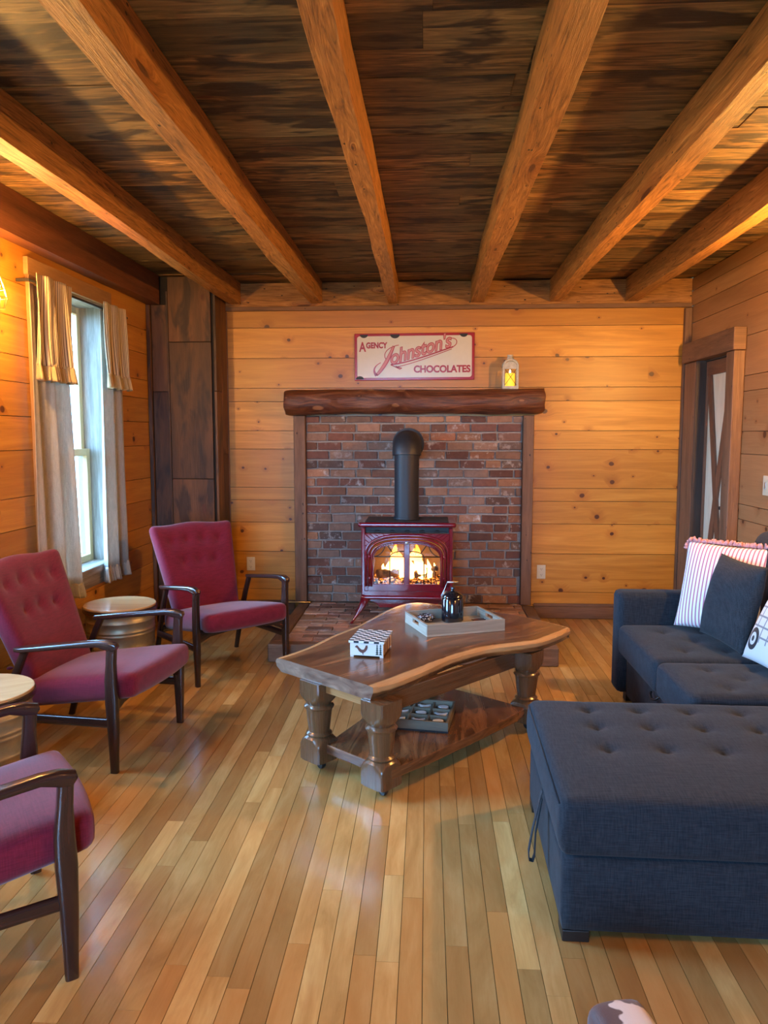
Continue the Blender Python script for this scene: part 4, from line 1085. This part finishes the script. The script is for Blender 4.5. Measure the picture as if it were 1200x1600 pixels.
# fix the end grain uv
me = slab.data; ul = me.uv_layers['uv'].data
for p in me.polygons:
    if p.material_index == 1:
        for li in p.loop_indices:
            co = me.vertices[me.loops[li].vertex_index].co; ul[li].uv = ((co.x - co.y) * .7, co.z)
        p.use_smooth = False
LEGS = [(-.185, 3.085, -40), (-.480, 3.330, -40), (.512, 3.86, -38), (.015, 4.17, -38)]
prof = [(.078, .046), (.092, .050), (.092, .105), (.088, .120), (.078, .136), (.066, .148), (.056, .156), (.052, .159), (.057, .163), (.058, .168), (.053, .173),
        (.047, .178), (.052, .22), (.057, .262), (.060, .283), (.066, .287), (.068, .293), (.062, .301), (.054, .306), (.056, .312), (.066, .322), (.080, .338), (.090, .355), (.094, .372), (.094, .4115)]
for (x, y, a) in LEGS:
    m = MB(); m.lathe(prof, seg=64, sq=.0635, col=(.3, .6, .2, 1))
    # grain upright: swap uv
    lg = m.build('leg', 'tleg', ct, smooth='auto', loc=(x, y, 0), rot=(0, 0, rad(a)))
    m = MB(); m.lathe([(.008, .034), (.010, .05)], seg=12); m.lathe([(.001, -.011), (.018, -.011), (.0205, -.004), (.0205, .004), (.018, .011), (.001, .011)], (.012, 0, .0208), seg=20, axis='y')
    m.lathe([(.012, .028), (.020, .032), (.020, .038), (.012, .04)], seg=16)
    m.build('caster', 'blackpl', lg, smooth='auto')
def beam_between(m, a, b, w, z0, z1, ext=0.):
    a = V((*a, 0)); b = V((*b, 0)); d = (b - a).normalized(); nn = V((-d.y, d.x, 0)) * w / 2; a = a - d * ext; b = b + d * ext
    P = [(p + s * nn + V((0, 0, z)))[:] for z in (z0, z1) for (p, s) in ((a, -1), (b, -1), (a, 1), (b, 1))]
    m.box(0, 0, 0, 0, 0, 0, hexa=P)
for (i, j, z0, mt) in ((0, 2, .325, 'tleg'), (1, 3, .335, 'tleg'), (0, 1, .365, 'gold'), (2, 3, .335, 'tleg')):
    a = V(LEGS[i][:2]); b = V(LEGS[j][:2]); d = (b - a).normalized(); off = V((d.y, -d.x)) * (-.042 if (i, j) == (0, 2) else 0)
    m = MB(); beam_between(m, a + d * .06 + off, b - d * .06 + off, .03, z0, .4125); m.build('apron', mt, ct, bevel=.003)
m = MB(); SP = [(-.158, 3.00), (.01, 3.16), (.30, 3.50), (.50, 3.76), (.455, 3.87), (.31, 3.99), (.12, 4.12), (-.02, 4.17), (-.14, 4.03), (-.30, 3.70), (-.47, 3.27)]
SPt = [(x, y) for x, y in SP]
cx = sum(p[0] for p in SP) / len(SP)
m = MB(); m.prism([(-.145, 3.035), (.02, 3.20), (.26, 3.48), (.455, 3.72), (.50, 3.80), (.38, 3.90), (.14, 4.08), (.03, 4.16), (-.10, 4.05), (-.27, 3.70), (-.445, 3.285)], .085, .130, g=1, col=(.12, 0, 0, 1))
m.build('lower_shelf', 'slab', ct, bevel=.005)

# --- things on the coffee table
bt = thing('trinket_box', 'small painted box with black and white checkered lid and a rooster, on the coffee table', 'box', (-.262, 3.565, TZ + .0005), rad(-8))
m = MB(); m.box(-.078, .078, -.10, .10, .008, .066, mi=0)
b_ = m.build('box_body', 'painttan', bt, bevel=.002)
bx(-.078, .078, -.1025, -.1005, .008, .066).build('front_panel', 'paintwhite', bt)
for sx in (-1, 1):
    for sy in (-1, 1): bx(sx * .07 - .008, sx * .07 + .008, sy * .094 - .006, sy * .094 + .006, 0, .008).build('foot', 'paintwhite', bt)
m = MB(); m.box(-.084, .084, -.108, .108, .067, .078, g=0)
ld = m.build('lid', 'checker', bt, bevel=.001)
ul = ld.data.uv_layers['uv'].data
for p in ld.data.polygons:
    for li in p.loop_indices:
        co = ld.data.vertices[ld.data.loops[li].vertex_index].co; ul[li].uv = ((co.x + .084) / .024 + 20, (co.y + .108) / .0216 + 20 + (co.z - .078) * 10)
def xz_poly(pts, y0, y1):
    q = MB(); q.M = Mx.Rotation(pi / 2, 4, 'X'); q.prism(pts, -y0, -y1) ; return q
rooster = [(-.052, .052), (-.046, .056), (-.040, .052), (-.034, .044), (-.024, .036), (-.014, .036), (-.008, .044), (-.004, .056), (.004, .058), (.006, .048), (.002, .036), (-.006, .026), (-.014, .021), (-.016, .013), (-.010, .012), (-.018, .0115), (-.020, .020), (-.028, .022), (-.036, .028), (-.042, .038), (-.048, .044), (-.056, .046)]
q = MB(); q.M = Mx.Rotation(pi / 2, 4, 'X'); q.prism(rooster[::-1], .1026, .1032); q.build('painted_rooster', 'paintbrown', bt)
for xc in (.050, .066):
    for yy in (0,):
        tr = [(xc - .001, .012), (xc + .001, .012)]
        q = MB(); q.M = Mx.Rotation(pi / 2, 4, 'X')
        for k in range(5): z = .014 + .010 * k; w = .008 - .001 * k; q.prism([(xc - w, z), (xc + w, z), (xc, z + .012)], .1026 + .0001 * k, .1031 + .0001 * k)
        q.build('painted_tree', 'paintgreen', bt)
for yy in (-.06, -.01, .05): bx(.0785, .0792, yy - .012, yy + .012, .012, .062).build('painted_trunk', 'paintbrown', bt)

A = V((.003, 3.835)); Bp = V((.413, 3.994)); Cp = V((-.133, 4.151)); dx = (Bp - A); dy = (Cp - A)
ta = math.atan2(dx.y, dx.x); TW = dx.length; TD = .335
tr = thing('serving_tray', 'rectangular grey-washed wooden tray with cut-out handles on the coffee table', 'tray', (A.x, A.y, TZ + .0005), ta)
m = MB(); m.box(0, TW, 0, TD, 0, .010); m.build('tray_bottom', 'traywood', tr, bevel=.001)
H = .062
for y0 in (0, TD - .012): bx(0, TW, y0, y0 + .012, .0102, H).build('side', 'traywood', tr, bevel=.0015)
for x0 in (0, TW - .012):
    m = MB(); ym = TD / 2
    m.box(x0, x0 + .012, .0122, TD - .0122, .0102, .030, g=1); m.box(x0, x0 + .012, .0122, TD - .0122, .050, H, g=1)
    m.box(x0, x0 + .012, .0122, ym - .045, .030, .050, g=1); m.box(x0, x0 + .012, ym + .045, TD - .0122, .030, .050, g=1)
    m.build('handle_end', 'traywood', tr)
jz = TZ + .011
jr = thing('lidded_jar', 'glossy black ceramic jar with domed lid and wire bail in the wooden tray', 'jar', (.142, 4.15, jz))
m = MB(); m.lathe([(.001, 0), (.055, 0), (.060, .006), (.060, .125), (.055, .132), (.05, .133)], seg=40); m.build('jar_body', 'ceramic', jr, smooth='auto')
m = MB(); m.lathe([(.054, .1335), (.058, .137), (.054, .147), (.038, .160), (.018, .167), (.010, .169), (.008, .174), (.013, .180), (.012, .188), (.001, .192)], seg=40); m.build('jar_lid', 'ceramic', jr, smooth='auto')
m = MB(); m.tube([(-.061, 0, .12), (-.062, .0, .14), (-.045, .0, .175), (-.03, 0, .215), (.01, 0, .222)], .0015, 6); m.tube([(-.03, 0, .215), (.03, 0, .216)], .005, 8)
m.tube([(-.061, 0, .13), (-.045, .0, .165), (-.03, 0, .165)], .0015, 6); m.build('wire_bail', 'steel', jr, smooth=True)
o = MB(); o.tube([(.033 * cos(a), .033 * sin(a), .0175) for a in [2 * pi * k / 28 for k in range(28)]], .0172, 12, closed=True)
o = o.build('ring_dish', 'donut', smooth=True, loc=(-.005, 4.145, jz + .001)); tag(o, 'small round black-and-white speckled ring dish left of the jar in the tray', 'dish')
o = MB(); 
tg = thing('tag_label', 'small brown tag on a loop of cord lying in the tray right of the jar', 'tag', (.29, 4.18, jz), .4)
m = MB(); m.prism([(-.04, -.018), (.03, -.018), (.042, 0), (.03, .018), (-.04, .018)], 0, .004); m.build('tag_plate', 'paintbrown', tg, bevel=.001)
m = MB(); m.tube([(.035 + .03 * cos(a) + .03, .022 * sin(a), .006) for a in [2 * pi * k / 20 for k in range(20)]], .0025, 6, closed=True); m.build('cord', 'steel', tg, smooth=True)

# --- tic-tac-toe tray on lower shelf
tt = thing('game_tray', 'weathered wooden tic-tac-toe tray with nine cells on the lower shelf', 'game tray', (0, 0, 0), 0)
ax = rad(-8.7); FRp = V((.102, 3.434)); ex = V((cos(ax), sin(ax))) ; ey = V((-sin(ax), cos(ax)))
cen = FRp - ex * .15 + ey * .15
tt.location = (cen.x, cen.y, .1305); tt.rotation_euler = (0, 0, ax); G = .15
m = MB(); m.box(-G, G, -G, G, 0, .008); m.build('tray_floor', 'feltblack', tt)
for (a, b, c, d) in ((-G, G, -G, -G + .012), (-G, G, G - .012, G), (-G, -G + .012, -G + .0122, G - .0122), (G - .012, G, -G + .0122, G - .0122)):
    bx(a, b, c, d, .0082, .05, g=0 if b - a > .1 else 1).build('rim', 'tttwood', tt, bevel=.0015)
for k in (-1, 1):
    bx(-G + .0122, G - .0122, k * .046 - .005, k * .046 + .005, .0082, .044).build('divider', 'tttwood', tt)
    m = MB()
    for (c, d) in ((-G + .0122, -.0512), (-.0408, .0408), (.0512, G - .0122)): m.box(k * .046 - .005, k * .046 + .005, c, d, .0082, .044, g=1)
    m.build('divider', 'tttwood', tt)
hen = [(-.034, .006), (-.030, .010), (-.026, .016), (-.020, .016), (-.014, .006), (.004, .004), (.018, .012), (.032, .020), (.034, .010), (.028, .000), (.030, -.006), (.018, -.016), (.004, -.020), (.004, -.028), (-.004, -.028), (-.006, -.020), (-.018, -.014), (-.024, -.002)]
egg = [(.026 * cos(a) * 1.0, .020 * sin(a) * (1 + .12 * cos(a))) for a in [2 * pi * k / 24 for k in range(24)]]
rowsN = ['front', 'middle', 'back']; colsN = ['left', 'centre', 'right']
kinds = [['h', 'h', 'e'], ['h', 'e', 'h'], ['e', 'h', 'e']]
for r_ in range(3):
    for c_ in range(3):
        kd = kinds[r_][c_]; lx = (c_ - 1) * .0955; ly = (r_ - 1) * .0955
        p = cen + ex * lx + ey * ly; m = MB()
        pts = hen[::-1] if kd == 'h' else egg
        z0 = .0
        ar = sum(pts[i][0] * pts[(i + 1) % len(pts)][1] - pts[(i + 1) % len(pts)][0] * pts[i][1] for i in range(len(pts)))
        if ar < 0: pts = pts[::-1]
        m.prism(pts, 0, .030)
        o = m.build('hen_piece' if kd == 'h' else 'egg_piece', 'piecew', bevel=.002, loc=(p.x, p.y, .1392), rot=(0, 0, ax))
        tag(o, 'pale blue-white %s-shaped game piece in the %s %s cell of the tic-tac-toe tray' % ('hen' if kd == 'h' else 'egg', rowsN[r_], colsN[c_]), 'game piece', 'hen pieces' if kd == 'h' else 'egg pieces')
# ------------------------------------------------------------------ sofa
sf = thing('sectional_sofa', 'slate blue tufted sectional sofa along the right wall', 'sofa', (0, 0, 0))
m = MB()
m.rbox(1.068, 2.02, 4.262, 4.415, .055, .628, r=.03, step=.03); m.build('armrest', 'navy', sf, smooth=True)
m = MB(); m.rbox(1.115, 1.90, 3.06, 4.262, .05, .30, r=.012, step=.05); m.build('base', 'navy', sf, smooth=True)
def tuft_fn(z1, pts, depth=.022, rad_=.035, crown=.012):
    def fn(p, q):
        z = p.z
        if q.z > .75:
            z += crown * (1 - (2 * q.x - 1) ** 4) * (1 - (2 * q.y - 1) ** 4)
            for (a, b) in pts:
                d2 = (p.x - a) ** 2 + (p.y - b) ** 2
                z -= depth * exp(-sqrt(d2) / rad_ * 1.3) + .006 * exp(-d2 / (.09 ** 2))
                z -= .0035 * exp(-((p.x - a) / .008) ** 2) * exp(-((p.y - b) / .09) ** 2)
        return (p.x, p.y, z)
    return fn
for (y0, y1) in ((3.555, 4.258), (3.055, 3.548)):
    w = y1 - y0; pts = [(1.26 + .2 * i, y0 + w * (.25 + .5 * j / (1 if w < .6 else 1))) for i in range(3) for j in range(2)] + ([(1.36 + .2 * i, y0 + w * .5) for i in range(2)])
    m = MB(); m.rbox(1.062, 1.80, y0, y1, .29, .455, r=.035, step=.022, fn=tuft_fn(.455, pts, .018)); c_ = m.build('seat_cushion', 'navy', sf, smooth=True)
    for a, b in pts:
        m = MB(); m.sph((a, b, .437), .010, 1, 1, .5, 10, 6); m.build('button', 'navy', c_, smooth=True)
m = MB(); m.rbox(1.80, 2.03, 3.07, 4.26, .055, .80, r=.05, step=.04); m.build('backrest', 'navy', sf, smooth=True)
for (y0, y1) in ((3.60, 4.2), (3.06, 3.59)):
    m = MB(); m.rbox(1.66, 1.83, y0, y1, .46, 1.0, r=.07, step=.03, fn=lambda p, q: (p.x + .09 * q.z + (-.025 * (1 - (2 * q.y - 1) ** 2) * (1 - (2 * q.z - 1) ** 2) if q.x < .5 else 0), p.y, p.z)); m.build('back_cushion', 'navy', sf, smooth=True)
for x, y in ((1.16, 4.33), (1.93, 4.33), (1.93, 3.15), (1.2, 3.15)): bx(x - .03, x + .03, y - .03, y + .03, .0, .054).build('foot', 'blackpl', sf)
m = MB(); m.tube([(1.112, 3.60, .27), (1.09, 3.62, .245), (1.085, 3.66, .235), (1.09, 3.70, .245), (1.10, 3.72, .25)], .006, 6); m.build('pull_strap', 'blackpl', sf, smooth=True)

ot = thing('storage_ottoman', 'large slate blue button-tufted storage ottoman in the right foreground', 'ottoman', (.398, 2.165, 0), rad(-1.2))
OW, OD = 1.36, .885
tp = [(.215 + .19 * i, y) for i in range(6) for y in (.39, .59, .77)]
def lidf(p, q):
    x, y, z = tuft_fn(.455, tp, .030, .022, .014)(p, q)
    if q.z < .35: z += 0
    bulge = .012 * sin(pi * min(max(q.z, 0), 1))
    if q.x < .02: x -= bulge
    if q.y < .02: y -= bulge
    return (x, y, z)
m = MB(); m.rbox(0, OW, 0, OD, .265, .44, r=.03, step=.018, fn=lidf); ld = m.build('lid_cushion', 'navy', ot, smooth=True)
for a, b in tp:
    m = MB(); m.sph((a, b, .421), .009, 1, 1, .5, 10, 6); m.build('button', 'navy', ld, smooth=True)
m = MB(); m.rbox(.006, OW - .006, .006, OD - .006, .036, .262, r=.010, step=.04); m.build('box_base', 'navy', ot, smooth=True)
m = MB()
for (pa, pb) in (((-.005, 0.03, .42), (-.005, OD - .03, .42)),): m.tube([pa, pb], .003, 6)
m.build('piping', 'navy', ld, smooth=True)
for x, y in ((.05, .05), (OW - .05, .05), (.05, OD - .05), (OW - .05, OD - .05)): bx(x - .04, x + .04, y - .04, y + .04, 0, .0355).build('foot', 'blackpl', ot, bevel=.003)
m = MB(); pth = [(-.014, .33, .315), (-.020, .325, .30), (-.048, .30, .19), (-.060, .295, .12), (-.058, .292, .092), (-.046, .294, .088), (-.040, .298, .105), (-.036, .31, .18), (-.014, .335, .285)]
rings = [[(x + dx_, y + s_ * .012, z) for dx_, s_ in ((-.0015, -1), (-.0015, 1), (.0015, 1), (.0015, -1))] for x, y, z in pth]; m.loft(rings); m.build('pull_strap', 'pillow_navy', ot, smooth='auto')

# pillows
def pillow(name, label, BLc, right, up, w, h, th, mat, pinch=.05, group=None):
    right = V(right).normalized(); up = V(up); up = (up - right * up.dot(right)).normalized(); nrm = right.cross(up)
    m = MB(); N = 28; P = []; idx = {}; F = []; U = []
    def pt(i, j, side):
        a = 2 * i / N - 1; b = 2 * j / N - 1
        pa = a * (1 - pinch * (1 - b * b) * 0 - pinch * (1 - abs(b) ** 2) * abs(a) ** 6); pb = b * (1 - pinch * (1 - abs(a) ** 2) * abs(b) ** 6)
        t_ = th / 2 * ((max(0, 1 - abs(a) ** 2.4)) * (max(0, 1 - abs(b) ** 2.4))) ** .55
        return V(BLc) + right * (w * (pa + 1) / 2) + up * (h * (pb + 1) / 2) + nrm * side * t_
    for side in (1, -1):
        for i in range(N + 1):
            for j in range(N + 1):
                bnd = i in (0, N) or j in (0, N); key = (i, j, 0 if bnd else side)
                if key not in idx: idx[key] = len(P); P.append(pt(i, j, side))
        for i in range(N):
            for j in range(N):
                q = []; u = []
                for di, dj in ((0, 0), (1, 0), (1, 1), (0, 1)):
                    I, J = i + di, j + dj; bnd = I in (0, N) or J in (0, N); q.append(idx[(I, J, 0 if bnd else side)]); u.append((I / N, J / N) if mat == 'plaid' else (I / N * w, J / N * h))
                if side < 0: q = q[::-1]; u = u[::-1]
                F.append(q); U.append(u)
    m._add(P, F, U, m.rc())
    o = m.build(name, mat, smooth=True); tag(o, label, 'pillow', group)
    return o, right, up, nrm
o, R_, U_, N_ = pillow('striped_pillow', 'red and white striped square pillow with shaggy fringe, leaning in the sofa corner', (1.34, 4.17, .475), (.72, -.69, 0), (.20, .19, .95), .47, .47, .15, 'redstripe')
m = MB(); rnd = random.Random(3)
for e in range(4):
    for k in range(60):
        s_ = (k + rnd.random()) / 60
        a, b = [(s_, 0), (s_, 1), (0, s_), (1, s_)][e]
        if e == 0 or (e == 2 and s_ < .9): continue
        base = V((1.34, 4.17, .475)) + R_ * (.47 * a) + U_ * (.47 * b); outd = [-U_, U_, -R_, R_][e]
        ln = rnd.uniform(.010, .022) if e in (1, 3) else rnd.uniform(.001, .006)
        tip = base + outd * ln + R_ * rnd.uniform(-.012, .012) + N_ * rnd.uniform(-.014, .014)
        m.tube([base - outd * .004, (base + tip) / 2 + N_ * rnd.uniform(-.008, .008), tip], [.007, .0085, .005], 6)
m.build('fringe', 'fringe_red' if 'fringe_red' in MT else MT.setdefault('fringe_red', plain('red and white yarn', (.60, .30, .30), .9)), o, smooth=True)['kind'] = 'stuff'
pillow('square_pillow', 'plain dark slate square pillow in front of the striped one', (1.435, 4.05, .470), (.10, -.99, 0), (.22, .10, .95), .45, .43, .14, 'pillow_navy')
pillow('printed_pillow', 'white pillow with black ring and plaid print at the right photo edge', (1.475, 3.60, .470), (.10, -.99, 0), (.42, .04, .90), .42, .42, .13, 'plaid')

# cowhide footstool
fs = thing('cowhide_footstool', 'corner of a brown and white cowhide footstool at the bottom of the photo', 'footstool', (0, 0, 0))
m = MB(); 
fs.location = (.362, 1.522, 0); fs.rotation_euler = (0, 0, rad(14))
m.rbox(0, .135, -.42, .065, .045, .27, r=.03, step=.014, fn=lambda p, q: (p.x, p.y, p.z + .008 * sin(pi * q.x) * q.z)); m.build('cushion', 'hidew', fs, smooth=True)
m = MB(); m.tube([(.012, -.40, .262), (.012, .03, .262)], .003, 6); m.build('piping', 'hidew', fs, smooth=True)
for x, y in ((.03, -.38), (.105, -.38), (.03, .03), (.105, .03)): bx(x - .015, x + .015, y - .015, y + .015, 0, .05).build('foot', 'walnut', fs)

# ------------------------------------------------------------------ wall sconces
def sconce(label, x, y, z, side, st_):
    """side +1: on the left wall reaching towards +x"""
    t = thing('cage_sconce', label, 'wall lamp', (x, y, z), 0 if side > 0 else pi, group='wire cage wall sconces')
    m = MB(); m.lathe([(.05, 0), (.05, .012), (.03, .02)], (0.001, 0, 0), 24, axis='x'); m.build('wall_plate', 'brass', t, smooth='auto')
    m = MB(); m.tube([(.02, 0, 0), (.09, 0, .005), (.15, 0, .03), (.16, 0, .06)], .006, 8); m.build('arm', 'brass', t, smooth=True)
    m = MB(); m.lathe([(.012, .075), (.022, .07), (.022, .03), (.018, .02)], (.16, 0, 0), 16); m.build('socket', 'brass', t, smooth='auto')
    m = MB(); prof = [(.024, .03), (.05, -.06), (.058, -.10), (.045, -.15)]
    for k in range(8):
        a = 2 * pi * k / 8; m.tube([(.16 + r * cos(a), r * sin(a), zz) for r, zz in prof], .0018, 5)
    for r, zz in prof[1:]: m.tube([(.16 + r * cos(2 * pi * k / 24), r * sin(2 * pi * k / 24), zz) for k in range(24)], .0022, 5, closed=True)
    m.build('wire_cage', 'brass', t, smooth=True)
    m = MB(); m.sph((.16, 0, -.045), .028, 1, 1, 1.5, 14, 10); m.build('bulb', bulb_mat(st_), t, smooth=True)
    return t
import os
LS = dict(L1=1700, R1=3500, L0=1500, R0=1300)
sconce('wire cage wall sconce on the left wall at the photo edge, near the curtained window', XL + .001, 3.53, 2.235, 1, LS['L1'])
sconce('wire cage wall sconce on the right wall above the sofa', XR - .001, 3.75, 2.15, -1, LS['R1'])
sconce('wire cage wall sconce on the left wall near the camera', XL + .001, 0.25, 2.15, 1, LS['L0'])
sconce('wire cage wall sconce on the right wall near the camera', XR - .001, .55, 2.15, -1, LS['R0'])

# ------------------------------------------------------------------ world: overcast daylight outside
w = bpy.data.worlds.new('daylight'); S.world = w; w.use_nodes = True; nt = w.node_tree; nt.nodes.clear()
o = nt.nodes.new('ShaderNodeOutputWorld'); bg = nt.nodes.new('ShaderNodeBackground'); tc = nt.nodes.new('ShaderNodeTexCoord'); sp = nt.nodes.new('ShaderNodeSeparateXYZ')
cr = nt.nodes.new('ShaderNodeValToRGB'); mr = nt.nodes.new('ShaderNodeMapRange'); mr.inputs[1].default_value = -1; mr.inputs[2].default_value = 1
nt.links.new(tc.outputs['Generated'], sp.inputs[0]); nt.links.new(sp.outputs[2], mr.inputs[0]); nt.links.new(mr.outputs[0], cr.inputs[0]); nt.links.new(cr.outputs[0], bg.inputs[0]); nt.links.new(bg.outputs[0], o.inputs[0])
e = cr.color_ramp.elements; e[0].position = .44; e[0].color = (.10, .13, .10, 1); e[1].position = .52; e[1].color = (.25, .56, 1.0, 1)
bg.inputs[1].default_value = 40.0
# sky portals in the window openings
def portal(wd, axis, face, rot):
    L = bpy.data.lights.new('sky_portal', 'AREA'); L.shape = 'RECTANGLE'; L.size = wd[1] - wd[0]; L.size_y = wd[3] - wd[2]
    L.cycles.is_portal = True
    ob = bpy.data.objects.new('sky_portal', L); COL.objects.link(ob); mid = ((wd[0] + wd[1]) / 2, (wd[2] + wd[3]) / 2)
    ob.location = (face, mid[0], mid[1]) if axis == 'x' else (mid[0], face, mid[1]); ob.rotation_euler = rot
portal(W1, 'x', XL - .19, (0, -pi / 2, 0)); portal(W2, 'x', XL - .19, (0, -pi / 2, 0)); portal(W3, 'y', YF - .19, (pi / 2, 0, 0))
for ob in bpy.data.objects:
    if ob.type == 'LIGHT' and ob.location.x < XL: ob.data.size, ob.data.size_y = ob.data.size_y, ob.data.size

# ------------------------------------------------------------------ camera
cd = bpy.data.cameras.new('camera'); cam = bpy.data.objects.new('camera', cd); COL.objects.link(cam); S.camera = cam
cd.sensor_fit = 'VERTICAL'; cd.sensor_height = 32.0; cd.lens = 32.0 * 1200 / 1600; cd.clip_start = .05
th = atan(.1); psi = atan(68 / 1200 * cos(th))
cam.location = (0, 0, 1.5); cam.rotation_euler = (pi / 2 - th, 0, psi)
S.view_settings.view_transform = 'Standard'; S.view_settings.look = 'None'; S.view_settings.gamma = 1; S.view_settings.use_curve_mapping = False
S.view_settings.exposure = 0.35
S.cycles.max_bounces = 10; S.cycles.diffuse_bounces = 5; S.cycles.glossy_bounces = 4; S.cycles.transparent_max_bounces = 12
S.cycles.sample_clamp_indirect = 8; S.cycles.caustics_reflective = False; S.cycles.caustics_refractive = False; S.cycles.use_denoising = True
